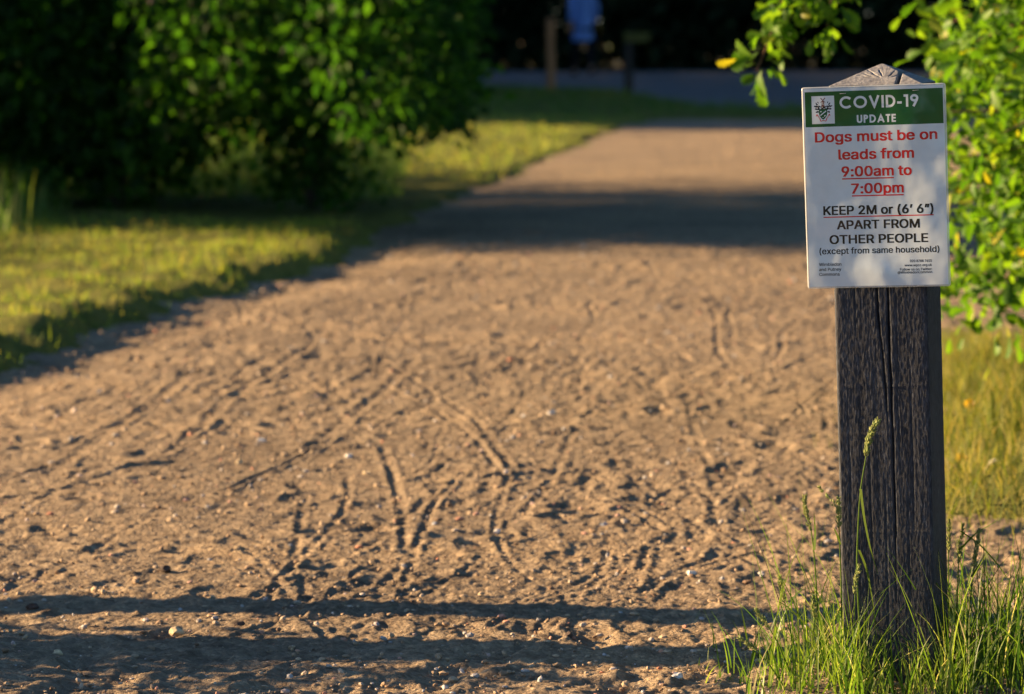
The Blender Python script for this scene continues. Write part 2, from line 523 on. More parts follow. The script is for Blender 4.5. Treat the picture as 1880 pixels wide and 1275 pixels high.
# ------------------------------------------------------------------ setting
# far ground: one sheet out to the horizon
def ground_sheet():
    xs = np.concatenate([[-600, -200, -80], np.linspace(-40, 40, 41), [80, 200, 600]])
    ys = np.concatenate([[-600, -200, -80], np.linspace(-40, 120, 81), [200, 400, 900]])
    X, Y = np.meshgrid(xs, ys)
    Z = -0.16 + 0.04 * fbm(X * 0.2, Y * 0.2, 3, 2)
    Z = Z + 0.16 * sstep(74, 78, Y)
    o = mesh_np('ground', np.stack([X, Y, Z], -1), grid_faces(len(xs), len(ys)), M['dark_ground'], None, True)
    tag(o, 'dark rough ground under the trees', 'ground', kind='structure')


ground_sheet()


def path_sheet():
    ys = [5.25]
    while ys[-1] < 42.5:
        ys.append(ys[-1] + 0.0075 * (ys[-1] / 6) ** 1.75)
    ys = np.array(ys)
    t = np.linspace(-1, 1, 820)
    s = 0.72 * t + 0.28 * t ** 5
    w = 0.20 * ys + 0.75
    X = s[None, :] * w[:, None] + 0.02 * (ys[:, None] - 5)
    Y = np.repeat(ys[:, None], len(t), 1)
    H = path_height(X, Y)
    H = path_tracks(X, Y, H)
    # worn dip at the verge on the left, fade of detail far away, edges sink below the sheet
    d = lawn_in(X, Y)
    H = H - 0.02 * np.exp(-((d + 0.10) / 0.16) ** 2) * sstep(24, 16, Y)
    H = H - 0.06 * sstep(5.40, 5.25, Y)
    H = H - 0.20 * sstep(0.90, 1.0, np.abs(t))[None, :]
    o = mesh_np('path', np.stack([X, Y, H], -1), grid_faces(len(t), len(ys)), M['soil'], None, True)
    tag(o, 'wide sandy gravel path with scuffs, ruts and footprints', 'path', kind='structure')
    return ys, t, H


path_sheet()

# the grey track that crosses in the shade, and behind the camera the path goes on
def sheet(name, pts, z, mat, label, cat, n=40, amp=0.01):
    (x0, y0), (x1, y1) = pts
    xs = np.linspace(x0, x1, n); ys = np.linspace(y0, y1, n)
    X, Y = np.meshgrid(xs, ys)
    Z = z + amp * fbm(X * 0.8, Y * 0.8, 8, 3)
    o = mesh_np(name, np.stack([X, Y, Z], -1), grid_faces(n, n), mat, None, True)
    return tag(o, label, cat, kind='structure')


sheet('road', ((-24, 41.5), (30, 73.5)), 0.0, M['road'], 'pale grey gravel track crossing in deep shade', 'road', 60, 0.02)
sheet('forecourt', ((-1.9, -30), (2.3, 5.5)), -0.022, M['soil'], 'sandy path behind the viewpoint', 'path', 60, 0.02)


sheet('verge', ((1.3, -32), (18, 38)), -0.075, M['turf'], 'low turf on the right side of the path', 'verge', 50, 0.03)
sheet('verge', ((-18, -32), (-1.2, 5.3)), -0.06, M['turf'], 'low turf left of the way back', 'verge', 50, 0.03)


def lawn_sheet():
    ys = np.concatenate([np.arange(5.0, 18, 0.05), np.arange(18, 40, 0.10), np.arange(40, 55.4, 0.15)])
    t = np.linspace(0, 1, 190) ** 1.6
    X = (lawn_edge(ys)[:, None] + 0.35) - t[None, :] * 12.0
    Y = np.repeat(ys[:, None], len(t), 1)
    d = lawn_in(X, Y)
    bank = 0.052 - 0.03 * sstep(17, 22, Y) + 0.02 * sstep(38, 44, Y)
    Z = -0.07 + (0.07 + bank) * sstep(-0.09, 0.2, d) + 0.02 * sstep(0.1, 1.5, d) + 0.03 * fbm(X * 2.2, Y * 2.2, 71, 3) + 0.016 * fbm(X * 9, Y * 9, 72, 2)
    Z = Z - 0.10 * sstep(-0.02, -0.2, d)
    o = mesh_np('lawn', np.stack([X, Y, Z], -1), grid_faces(len(t), len(ys)), M['turf'], None, True)
    tag(o, 'grassy verge left of the path', 'lawn', kind='structure')


lawn_sheet()


def lawn_z(x, y):
    d = lawn_in(x, y)
    bank = 0.052 - 0.03 * sstep(17, 22, y) + 0.02 * sstep(38, 44, y)
    return -0.07 + (0.07 + bank) * sstep(-0.09, 0.2, d) + 0.02 * sstep(0.1, 1.5, d) + 0.03 * fbm(x * 2.2, y * 2.2, 71, 3) + 0.016 * fbm(x * 9, y * 9, 72, 2)


def patch_sheet():
    xs = np.linspace(0.6, 3.4, 120); ys = np.linspace(7.0, 12.8, 150)
    X, Y = np.meshgrid(xs, ys)
    q = patch_in(X, Y)
    Z = -0.05 + 0.075 * sstep(-0.02, 0.25, q) + 0.012 * fbm(X * 4, Y * 4, 73, 3)
    o = mesh_np('meadow', np.stack([X, Y, Z], -1), grid_faces(len(xs), len(ys)), M['turf'], None, True)
    tag(o, 'rough grassy patch right of the path', 'meadow', kind='structure')


patch_sheet()


def patch_z(x, y):
    return -0.05 + 0.075 * sstep(-0.02, 0.25, patch_in(x, y)) + 0.012 * fbm(x * 4, y * 4, 73, 3)


def blades(pos, length, width, g, lean=0.35, bend=0.6, lev=4):
    """grass blades: tapering bent ribbons with a slight fold"""
    n = len(pos)
    az = g.uniform(0, 2 * np.pi, n)
    ld = np.stack([np.cos(az), np.sin(az)], -1)
    l0 = np.abs(g.normal(0, lean, n)); bd = np.abs(g.normal(0, bend, n))
    fa = g.uniform(0, 2 * np.pi, n)
    side = np.stack([np.cos(fa), np.sin(fa), np.zeros(n)], -1)
    t = np.linspace(0, 1, lev)
    ang = l0[:, None] + bd[:, None] * t[None, :] ** 1.5
    seg = length[:, None] / (lev - 1)
    hx = np.concatenate([np.zeros((n, 1)), np.cumsum(np.sin(ang[:, :-1]) * seg, 1)], 1)
    hz = np.concatenate([np.zeros((n, 1)), np.cumsum(np.cos(ang[:, :-1]) * seg, 1)], 1)
    C = pos[:, None, :] + np.concatenate([hx[:, :, None] * ld[:, None, :], hz[:, :, None]], -1)
    w = width[:, None] * (1 - t[None, :] ** 1.6) * (0.75 + 0.5 * t[None, :] * (1 - t[None, :])) + width[:, None] * 0.06
    Lf = C - side[:, None, :] * w[:, :, None] * 0.5; Rt = C + side[:, None, :] * w[:, :, None] * 0.5
    V = np.stack([Lf, Rt], 2).reshape(n, lev * 2, 3)
    k = np.arange(lev - 1) * 2
    f = np.stack([k, k + 1, k + 3, k + 2], -1)
    F = f[None] + (np.arange(n) * lev * 2)[:, None, None]
    return V.reshape(-1, 3), F.reshape(-1, 4)


def grow(name, n, box, test, zf, lmin, lmax, wid, mat, label, cat, seed, lean=0.35, bend=0.6, lev=4, clump=0.0, edge=0.04):
    g = np.random.default_rng(seed)
    x = g.uniform(box[0], box[1], n); y = g.uniform(box[2], box[3], n)
    k = test(x, y) + (g.uniform(-1, 1, n) * edge) > 0
    if clump:
        k &= (fbm(x * 2.0, y * 2.0, seed, 3) + g.uniform(-0.35, 0.55, n)) > -0.05 + clump * 0.1
    x = x[k]; y = y[k]
    var = 0.6 + 0.8 * sstep(-0.4, 0.5, fbm(x * 1.4, y * 1.4, seed + 3, 2))
    ln = g.uniform(lmin, lmax, len(x)) * var
    V, F = blades(np.stack([x, y, zf(x, y) - 0.005], -1), ln, wid * g.uniform(0.6, 1.3, len(x)), g, lean, bend, lev)
    o = mesh_np(name, V, F, M[mat])
    return tag(o, label, cat, kind='stuff')


fr = lambda x, y: np.minimum(lawn_in(x, y), (x + 0.15 * y + 1.6))     # only what lies near the view
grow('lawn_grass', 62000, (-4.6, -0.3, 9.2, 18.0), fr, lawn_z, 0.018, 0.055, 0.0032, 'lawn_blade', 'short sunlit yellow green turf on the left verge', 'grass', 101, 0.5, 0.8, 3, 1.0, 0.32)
grow('lawn_grass', 26000, (-6.5, 1.4, 23.5, 38.0), fr, lawn_z, 0.02, 0.06, 0.008, 'lawn_blade', 'sunlit turf beyond the shaded trees', 'grass', 102, 0.5, 0.7, 3, 0.0, 0.3)
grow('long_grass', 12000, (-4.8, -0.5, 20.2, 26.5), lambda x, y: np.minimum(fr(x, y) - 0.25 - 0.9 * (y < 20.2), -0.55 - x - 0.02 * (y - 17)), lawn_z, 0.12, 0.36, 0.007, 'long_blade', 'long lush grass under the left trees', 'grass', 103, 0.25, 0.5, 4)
grow('long_grass', 5200, (-4.4, -2.0, 14.6, 18.5), lambda x, y: np.minimum(fr(x, y), -2.15 - x), lawn_z, 0.10, 0.30, 0.006, 'long_blade', 'tall sunlit grass at the left edge of the verge', 'grass', 104, 0.25, 0.5, 4)
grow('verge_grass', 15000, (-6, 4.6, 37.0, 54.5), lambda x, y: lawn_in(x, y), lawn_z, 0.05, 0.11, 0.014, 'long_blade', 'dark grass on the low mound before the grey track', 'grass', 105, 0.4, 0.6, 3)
grow('meadow_grass', 42000, (0.6, 2.6, 7.1, 12.6), patch_in, patch_z, 0.025, 0.10, 0.0034, 'meadow_blade', 'yellowing rough grass behind the notice post', 'grass', 106, 0.6, 1.1, 4, 0.0, 0.12)

# loose grit and pebbles all over the near path
ICO = None
def ico_template():
    p = (1 + 5 ** 0.5) / 2
    v = np.array([(-1, p, 0), (1, p, 0), (-1, -p, 0), (1, -p, 0), (0, -1, p), (0, 1, p), (0, -1, -p), (0, 1, -p), (p, 0, -1), (p, 0, 1), (-p, 0, -1), (-p, 0, 1)], float)
    v /= np.linalg.norm(v[0])
    f = np.array([(0, 11, 5), (0, 5, 1), (0, 1, 7), (0, 7, 10), (0, 10, 11), (1, 5, 9), (5, 11, 4), (11, 10, 2), (10, 7, 6), (7, 1, 8), (3, 9, 4), (3, 4, 2), (3, 2, 6), (3, 6, 8), (3, 8, 9), (4, 9, 5), (2, 4, 11), (6, 2, 10), (8, 6, 7), (9, 8, 1)])
    return v, f


ICO = ico_template()


def subdiv(v, f):
    v = list(map(tuple, v)); key = {}; out = []
    def mid(a, b):
        k = (min(a, b), max(a, b))
        if k not in key:
            m = (np.array(v[a]) + np.array(v[b])) / 2; m /= np.linalg.norm(m)
            key[k] = len(v); v.append(tuple(m))
        return key[k]
    for a, b, c in f:
        ab, bc, ca = mid(a, b), mid(b, c), mid(c, a)
        out += [(a, ab, ca), (b, bc, ab), (c, ca, bc), (ab, bc, ca)]
    return np.array(v), np.array(out)


ICO2 = subdiv(*ICO)
ICO3 = subdiv(*ICO2)


def gravel_mat():
    m, nt, b, out = new_mat('gravel')
    g = nt.nodes.new('ShaderNodeNewGeometry')
    c = ramp(nt, g.outputs['Random Per Island'], [(0.0, (0.16, 0.10, 0.065)), (0.35, (0.32, 0.225, 0.14)), (0.7, (0.42, 0.31, 0.20)), (0.9, (0.36, 0.35, 0.34)), (0.97, (0.48, 0.20, 0.11)), (1.0, (0.66, 0.60, 0.50))])
    nt.links.new(c, b.inputs['Base Color']); b.inputs['Roughness'].default_value = 0.85
    b.inputs['Specular IOR Level'].default_value = 0.2
    return m


M['gravel'] = gravel_mat()


def gravel():
    g = np.random.default_rng(55)
    n = 21000
    y = 5.4 + 12.0 * g.uniform(0, 1, n) ** 2.0
    x = g.uniform(-1, 1, n) * (0.155 * y + 0.15)
    k = (lawn_in(x, y) < -0.02) & (patch_in(x, y) < 0.02)
    k &= (fbm(x * 2.2, y * 1.6, 77, 2) + g.uniform(-0.5, 0.5, n)) > -0.2
    x = x[k]; y = y[k]; n = len(x)
    sz = 0.0014 + 0.0056 * g.uniform(0, 1, n) ** 4
    sz = sz * (0.8 + y / 16)
    z = path_height(x, y)
    V, F = scatter(ICO[0] * np.array([1, 0.8, 0.55]), ICO[1], np.stack([x, y, z + sz * 0.2], -1), rand_rot(n, g, 0.5), np.stack([sz, sz, sz], -1) * g.uniform(0.7, 1.3, (n, 3)))
    o = mesh_np('gravel', V, F, M['gravel'])
    tag(o, 'loose grit and small pebbles strewn over the sandy path', 'gravel', kind='stuff')


gravel()


def at(px, py, d):
    """the point of the place that the photograph shows at this pixel, d metres along the view"""
    u = (637.5 - py) / 7050; c, s = math.cos(PITCH), math.sin(PITCH)
    f = d / (c + u * s)
    return np.array([(px - 940) / 7050 * f, d, CAM_H + f * (u * c - s)])


def on_path(px, py):
    return (px - 940) / (py - 35.0), 7050 / (py - 35.0)


def stone(px, py, size, mat, label, seed, flat=0.6):
    g = np.random.default_rng(seed)
    x, y = on_path(px, py)
    v, f = ICO2
    v = v * (1 + 0.22 * g.normal(size=(len(v), 1)).clip(-1.2, 1.2)) * np.array([1, g.uniform(0.6, 0.9), flat])
    a = g.uniform(0, 6.28); c, s = math.cos(a), math.sin(a)
    v = v @ np.array([[c, s, 0], [-s, c, 0], [0, 0, 1]]) * size
    z = float(path_height(np.array([x]), np.array([y]))[0])
    o = mesh_np('stone', v, f, M[mat])
    o.location = (x, y, z + size * flat * 0.45)
    tag(o, label, 'stone', 'single stones on the path')


STONES = [
    (318, 1172, 0.013, 'stone_tan', 'chunky pale tan stone lying just above the lower left shadow'),
    (298, 1056, 0.014, 'stone_dark', 'dark brown oblong stone lying in sunlight at the lower left'),
    (912, 977, 0.0085, 'stone_white', 'small upright white stone near the middle of the path'),
    (797, 966, 0.008, 'stone_grey', 'little blue grey stone left of the upright white one'),
    (1013, 766, 0.012, 'stone_white', 'round cream stone farthest up the sunny path'),
    (477, 813, 0.011, 'stone_white', 'bright cream pebble on the left half of the path'),
    (437, 851, 0.010, 'stone_tan', 'yellowish pebble just below the bright cream pebble'),
    (638, 841, 0.009, 'stone_white', 'pale round pebble between two scuffed ruts'),
    (1246, 1254, 0.011, 'stone_white', 'whitish pebble at the bottom edge near the grass tuft'),
    (434, 1160, 0.009, 'stone_dark', 'small grey brown stone in the sunny strip between shadows'),
    (52, 1124, 0.011, 'stone_dark', 'dark lump of stone inside the left end of the long shadow'),
    (1045, 1177, 0.010, 'stone_dark', 'blackish stone sitting in the lower middle of the path'),
    (98, 1206, 0.009, 'stone_tan', 'reddish brown stone within the big corner shadow'),
    (672, 870, 0.009, 'stone_tan', 'ochre stone right of the middle ruts'),
    (1272, 1060, 0.010, 'stone_white', 'flat white chip near the curved rut'),
    (1111, 966, 0.008, 'stone_grey', 'bluish chip to the left of the curved rut'),
]
for i, (px, py, sz, mt, lb) in enumerate(STONES):
    stone(px, py, sz, mt, lb, 300 + i)

# ------------------------------------------------------------------ the notice post
POST_S = 0.1408
POST_H = 0.903
APEX = 0.934
post_M = Matrix.Translation((0.5895, 5.81, 0)) @ Matrix.Rotation(-0.03313, 4, 'Y') @ Matrix.Rotation(-0.2531, 4, 'Z')


def make_post(post, detail=1.0, seed=0):
    s = POST_S; hs = s / 2; r = 0.004
    nf = int(112 * detail); nc = 4
    us, nx, ny, fi = [], [], [], []
    # perimeter, starting at the front left corner and going round to the right
    P = []; N = []; U = []; FC = []
    dirs = [((1, 0), (0, -1)), ((0, 1), (1, 0)), ((-1, 0), (0, 1)), ((0, -1), (-1, 0))]
    for k, (t, n) in enumerate(dirs):
        t = np.array(t, float); n = np.array(n, float)
        c0 = n * hs - t * (hs - r)
        for i in range(nf):
            a = i / (nf - 1) * (s - 2 * r)
            P.append(c0 + t * a); N.append(n); U.append((r + a) / s); FC.append(k)
        cc = (n + t) * (hs - r)
        for i in range(1, nc):
            th = i / nc * math.pi / 2
            m = n * math.cos(th) + t * math.sin(th)
            P.append(cc + m * r); N.append(m); U.append(1.0); FC.append(k)
    P = np.array(P); N = np.array(N); U = np.array(U); FC = np.array(FC)
    zs = np.linspace(-0.25, POST_H, int(430 * detail))
    Z = np.repeat(zs[:, None], len(P), 1)
    u = np.repeat(U[None, :], len(zs), 0); fc = np.repeat(FC[None, :], len(zs), 0)
    uu = (u + fc * 3.7) * s + seed
    d = 0.0003 * fbm(uu * 60 + 0.25 * fbm(uu * 20, Z * 5, 12, 2), Z * 3.5, 41, 2)
    wz = 0.35 * fbm(uu * 26, Z * 4, 49, 2)
    d += 0.00013 * fbm(uu * 330 + wz, Z * 60, 42, 3, 0.6)
    d += 0.0003 * noise(uu * 430, Z * 90, 43)
    # cracks in the front face
    front = (fc == 0)
    uc = np.interp(Z, [0.0, 0.25, 0.45, 0.60, 0.75, 0.9], [0.585, 0.60, 0.585, 0.575, 0.595, 0.60]) + 0.012 * fbm(Z * 9, Z * 0 + 3, 44, 3)
    wd = np.interp(Z, [0.0, 0.16, 0.3, 0.45, 0.6, 0.9], [0.0, 0.3, 0.9, 1.2, 0.9, 1.1]) * (0.7 + 0.6 * np.clip(fbm(Z * 14, Z * 0, 45, 2) + 0.5, 0, 1.4))
    d -= front * 0.011 * np.clip(wd, 0, 1) * np.exp(-((u - uc) * s / (0.0010 * (wd + 0.15))) ** 2)
    uc2 = np.interp(Z, [0.40, 0.52, 0.56, 0.62, 0.9], [0.545, 0.495, 0.47, 0.455, 0.455]) + 0.012 * fbm(Z * 12, Z * 0 + 9, 46, 3)
    w2 = sstep(0.37, 0.46, Z) * (0.6 + 0.7 * np.clip(fbm(Z * 17, Z * 0 + 5, 47, 2) + 0.4, 0, 1.4))
    d -= front * 0.009 * np.clip(w2, 0, 1) * np.exp(-((u - uc2) * s / (0.0009 * (w2 + 0.15))) ** 2)
    for kk, (c0, z0, z1) in enumerate([(0.66, 0.30, 0.62), (0.22, 0.5, 0.75), (0.80, 0.2, 0.5), (0.34, 0.1, 0.42), (0.50, 0.02, 0.34), (0.12, 0.2, 0.44), (0.74, 0.05, 0.3)]):
        ck = c0 + 0.012 * fbm(Z * 8, Z * 0 + kk * 3, 48, 3)
        d -= front * 0.0011 * sstep(z0, z0 + 0.1, Z) * sstep(z1, z1 - 0.1, Z) * np.exp(-((u - ck) * s / 0.0009) ** 2)
    # saw marks
    for z0 in (0.155, 0.23, 0.305, 0.378, 0.452, 0.525):
        zz = Z - z0 - 0.0015 * fbm(uu * 12, Z * 0, 50, 2)
        d += 0.00045 * np.exp(-(zz / 0.0011) ** 2) * (fbm(uu * 14, Z * 0 + z0 * 40, 51, 2) > -0.1)
    d *= sstep(POST_H + 0.002, POST_H - 0.01, Z) * 0.7 + 0.3
    V = np.stack([P[None, :, 0] + N[None, :, 0] * d, P[None, :, 1] + N[None, :, 1] * d, Z], -1)
    mesh_np('shaft', V, grid_faces(len(P), len(zs), True), M['post'], post, True)
    # the four sloping faces of the weathered top, with end grain and drying cracks
    n = int(150 * detail) | 1
    a = np.linspace(-1, 1, n)
    X, Y = np.meshgrid(a * (hs - 0.0005), a * (hs - 0.0005))
    m = np.maximum(np.abs(X), np.abs(Y)) / hs
    Zc = POST_H + (APEX - POST_H) * (1 - m)
    Zc -= 0.0007 * np.exp(-(m / 0.04) ** 2)
    dd = 0.00022 * fbm(X * 160, Y * 160, 52, 3) + 0.0002 * noise(X * 420, Y * 420, 53)
    px, py = 0.012, -0.055
    th = np.arctan2(Y - py, X - px); rr = np.hypot(X - px, Y - py)
    dd += 0.00035 * noise(th * 14, rr * 12, 54)
    for c, r0, r1, dp in [(2.3, 0.01, 0.05, 0.004), (1.95, 0.012, 0.04, 0.003), (2.75, 0.015, 0.05, 0.0025), (1.2, 0.01, 0.035, 0.003), (0.7, 0.01, 0.05, 0.0025), (2.55, 0.02, 0.05, 0.002)]:
        dd -= dp * np.exp(-((th - c - 0.08 * noise(rr * 90, rr * 0 + c * 7, 55)) * rr / 0.0009) ** 2) * sstep(r0, r0 + 0.008, rr) * sstep(r1, r1 - 0.01, rr)
    xc = 0.0325 + 0.0012 * noise(Y * 60, Y * 0, 56)
    dd -= 0.022 * sstep(0.0036, 0.0018, np.abs(X - xc)) * sstep(0.028, 0.018, Y)
    Zc = Zc + dd * (0.35 + 0.65 * sstep(1.0, 0.93, m))
    V = np.stack([X, Y, Zc], -1)
    rim = [i for i in range(n)] + [i * n + n - 1 for i in range(1, n)] + [(n - 1) * n + i for i in range(n - 2, -1, -1)] + [i * n for i in range(n - 2, 0, -1)]
    V = V.reshape(-1, 3); k = len(V)
    low = V[rim].copy(); low[:, 2] = POST_H - 0.006
    low[:, :2] *= 0.985
    V = np.concatenate([V, low])
    rim = np.array(rim); nr = len(rim); j = np.arange(nr)
    skirt = np.stack([rim, k + j, k + (j + 1) % nr, rim[(j + 1) % nr]], -1)
    mesh_np('pointed_top', V, np.concatenate([grid_faces(n, n), skirt]), M['cap'], post, True)


post = empty('wooden_post')
post.matrix_world = post_M
tag(post, 'square charcoal grey timber post with pointed top carrying the laminated notice', 'post')
make_post(post)

# ------------------------------------------------------------------ the laminated notice (local millimetres, x right, y up from the bottom)
notice = empty('laminated_notice')
SW, SH = 216.2, 302.4
tag(notice, 'laminated white paper notice with green header and red text stapled to the post', 'notice')
loc = Matrix.Translation((-0.00184, -POST_S / 2 - 0.0034, 0.7514)) @ Matrix.Rotation(R(90), 4, 'X') @ Matrix.Rotation(0.00514, 4, 'Z') @ Matrix.Scale(0.001, 4) @ Matrix.Translation((-SW / 2, -SH / 2, 0))
notice.matrix_world = post_M @ loc


def warp(x, y):
    """how far the sheet stands off the timber, in mm"""
    w = 1.7 * fbm(x / 75, y / 90, 201, 2) + 0.28 * fbm(x / 28, y / 32, 202, 2)
    w = w + 3.5 * np.exp(-(((x - 205) / 55) ** 2 + ((y - 10) / 110) ** 2))           # loose lower right side
    w = w + 2.5 * np.exp(-(((x - 120) / 40) ** 2 + ((y - 15) / 30) ** 2))
    w = w - 2.0 * sstep(160, 216, x) * sstep(150, 300, y)
    w = w + 1.6 * sstep(60, 0, x)
    return w


def place_mm(x, y, lift):
    return np.stack([x, y, warp(x, y) + lift], -1)


def sheet_mm(name, x0, x1, y0, y1, lift, mat, parent, step=3.0, round_=0.0):
    nx = max(2, int((x1 - x0) / step) + 1); ny = max(2, int((y1 - y0) / step) + 1)
    X, Y = np.meshgrid(np.linspace(x0, x1, nx), np.linspace(y0, y1, ny))
    if round_:
        cx = (x0 + x1) / 2; cy = (y0 + y1) / 2; hx = (x1 - x0) / 2; hy = (y1 - y0) / 2
        dx = np.abs(X - cx) - (hx - round_); dy = np.abs(Y - cy) - (hy - round_)
        c = (dx > 0) & (dy > 0); q = np.hypot(dx, dy); k = np.where(c & (q > round_), round_ / np.maximum(q, 1e-6), 1)
        X = np.where(c, cx + np.sign(X - cx) * (hx - round_ + dx * k), X)
        Y = np.where(c, cy + np.sign(Y - cy) * (hy - round_ + dy * k), Y)
    return mesh_np(name, place_mm(X, Y, lift), grid_faces(nx, ny), mat, parent, True)


film = sheet_mm('laminate_film', 0, SW, 0, SH, 0.0, M['film'], notice, 2.0, 4.0)
sd = film.modifiers.new('thick', 'SOLIDIFY'); sd.thickness = 0.45; sd.offset = -1
paper = sheet_mm('paper', 3.0, SW - 3.2, 2.8, SH - 2.8, 0.25, M['paper'], notice, 2.0)
header = sheet_mm('header_band', 4.6, SW - 4.4, SH - 59.8, SH - 7.2, 0.28, M['green_ink'], notice, 2.0)
header['label'] = 'dark green header band'

fonts = {}
def get_font():
    if 'f' not in fonts:
        fonts['f'] = None
        try:
            p = os.path.join(bpy.utils.resource_path('LOCAL'), 'datafiles', 'fonts', 'Inter.woff2')
            if os.path.exists(p): fonts['f'] = bpy.data.fonts.load(p)
        except Exception:
            fonts['f'] = None
    return fonts['f']


def text(body, x0, x1, ybase, cap, mat, bold, lift, name, label):
    """printed line fitted between x0 and x1, cap height cap; ybase is measured down from the top edge"""
    c = bpy.data.curves.new('lettering', 'FONT')
    f = get_font()
    if f: c.font = f
    c.body = body; c.size = 1.0; c.resolution_u = 4
    o = bpy.data.objects.new('lettering', c); COL.objects.link(o)
    dg = bpy.context.evaluated_depsgraph_get()
    cont = []
    for sp in o.to_curve(dg).splines:
        bp = sp.bezier_points; P = []
        for k in range(len(bp)):
            a, b = bp[k], bp[(k + 1) % len(bp)]
            P += [(q.x, q.y) for q in interpolate_bezier(a.co, a.handle_right, b.handle_left, b.co, 5)[:-1]]
        cont.append(np.array(P))
    o.to_curve_clear()
    sc = cap / (0.5087 if f else 0.72)
    pts = np.concatenate(cont); edges = []; n0 = 0
    for P in cont:
        k = np.arange(len(P)); edges += [(int(a), int(b)) for a, b in zip(n0 + k, n0 + (k + 1) % len(P))]; n0 += len(P)
    lo = pts.min(0); hi = pts.max(0); st = 2.4 / sc                # a grid of inner points so that the print follows the bent sheet
    gx, gy = np.meshgrid(np.arange(lo[0], hi[0], st) + 0.0137, np.arange(lo[1], hi[1], st) + 0.0091)
    allp = np.concatenate([pts, np.stack([gx.ravel(), gy.ravel()], -1)])
    cv, ce, cf, _, _, _ = delaunay_2d_cdt([Vector(q) for q in allp], edges, [], 0, 1e-6)
    v = np.array([(q.x, q.y) for q in cv]); T = np.array(cf, np.int64)
    cen = v[T].mean(1); wind = np.zeros(len(T), int)
    for P in cont:
        A = P; B = np.roll(P, -1, 0)
        m = (cen[:, 0] > P[:, 0].min()) & (cen[:, 0] < P[:, 0].max())
        q = cen[m][:, None, :]
        up = (A[None, :, 1] <= q[:, :, 1]) & (B[None, :, 1] > q[:, :, 1]); dn = (A[None, :, 1] > q[:, :, 1]) & (B[None, :, 1] <= q[:, :, 1])
        cr = (B[None, :, 0] - A[None, :, 0]) * (q[:, :, 1] - A[None, :, 1]) - (q[:, :, 0] - A[None, :, 0]) * (B[None, :, 1] - A[None, :, 1])
        wind[m] += (up & (cr > 0)).sum(1) - (dn & (cr < 0)).sum(1)
    T = T[wind != 0]
    ar = (v[T[:, 1], 0] - v[T[:, 0], 0]) * (v[T[:, 2], 1] - v[T[:, 0], 1]) - (v[T[:, 2], 0] - v[T[:, 0], 0]) * (v[T[:, 1], 1] - v[T[:, 0], 1])
    T = np.where((ar < 0)[:, None], T[:, ::-1], T)
    used = np.unique(T); re = np.zeros(len(v), int); re[used] = np.arange(len(used)); v = v[used]; T = re[T]
    xx = v[:, 0]; xx = x0 + (xx - xx.min()) / (xx.max() - xx.min()) * (x1 - x0)
    yy = SH - ybase + v[:, 1] * sc
    w = bold * sc; mb = MB()
    for i, (ox, oy) in enumerate([(0, 0), (-w, -w * 0.5), (w, -w * 0.5), (-w, w * 0.5), (w, w * 0.5)]):
        mb.add(place_mm(xx + ox, yy + oy, lift + 0.004 * i), None, T)
    bpy.data.objects.remove(o); bpy.data.curves.remove(c)
    ob = mb.build(name, mat, notice)
    ob['label'] = label
    return ob


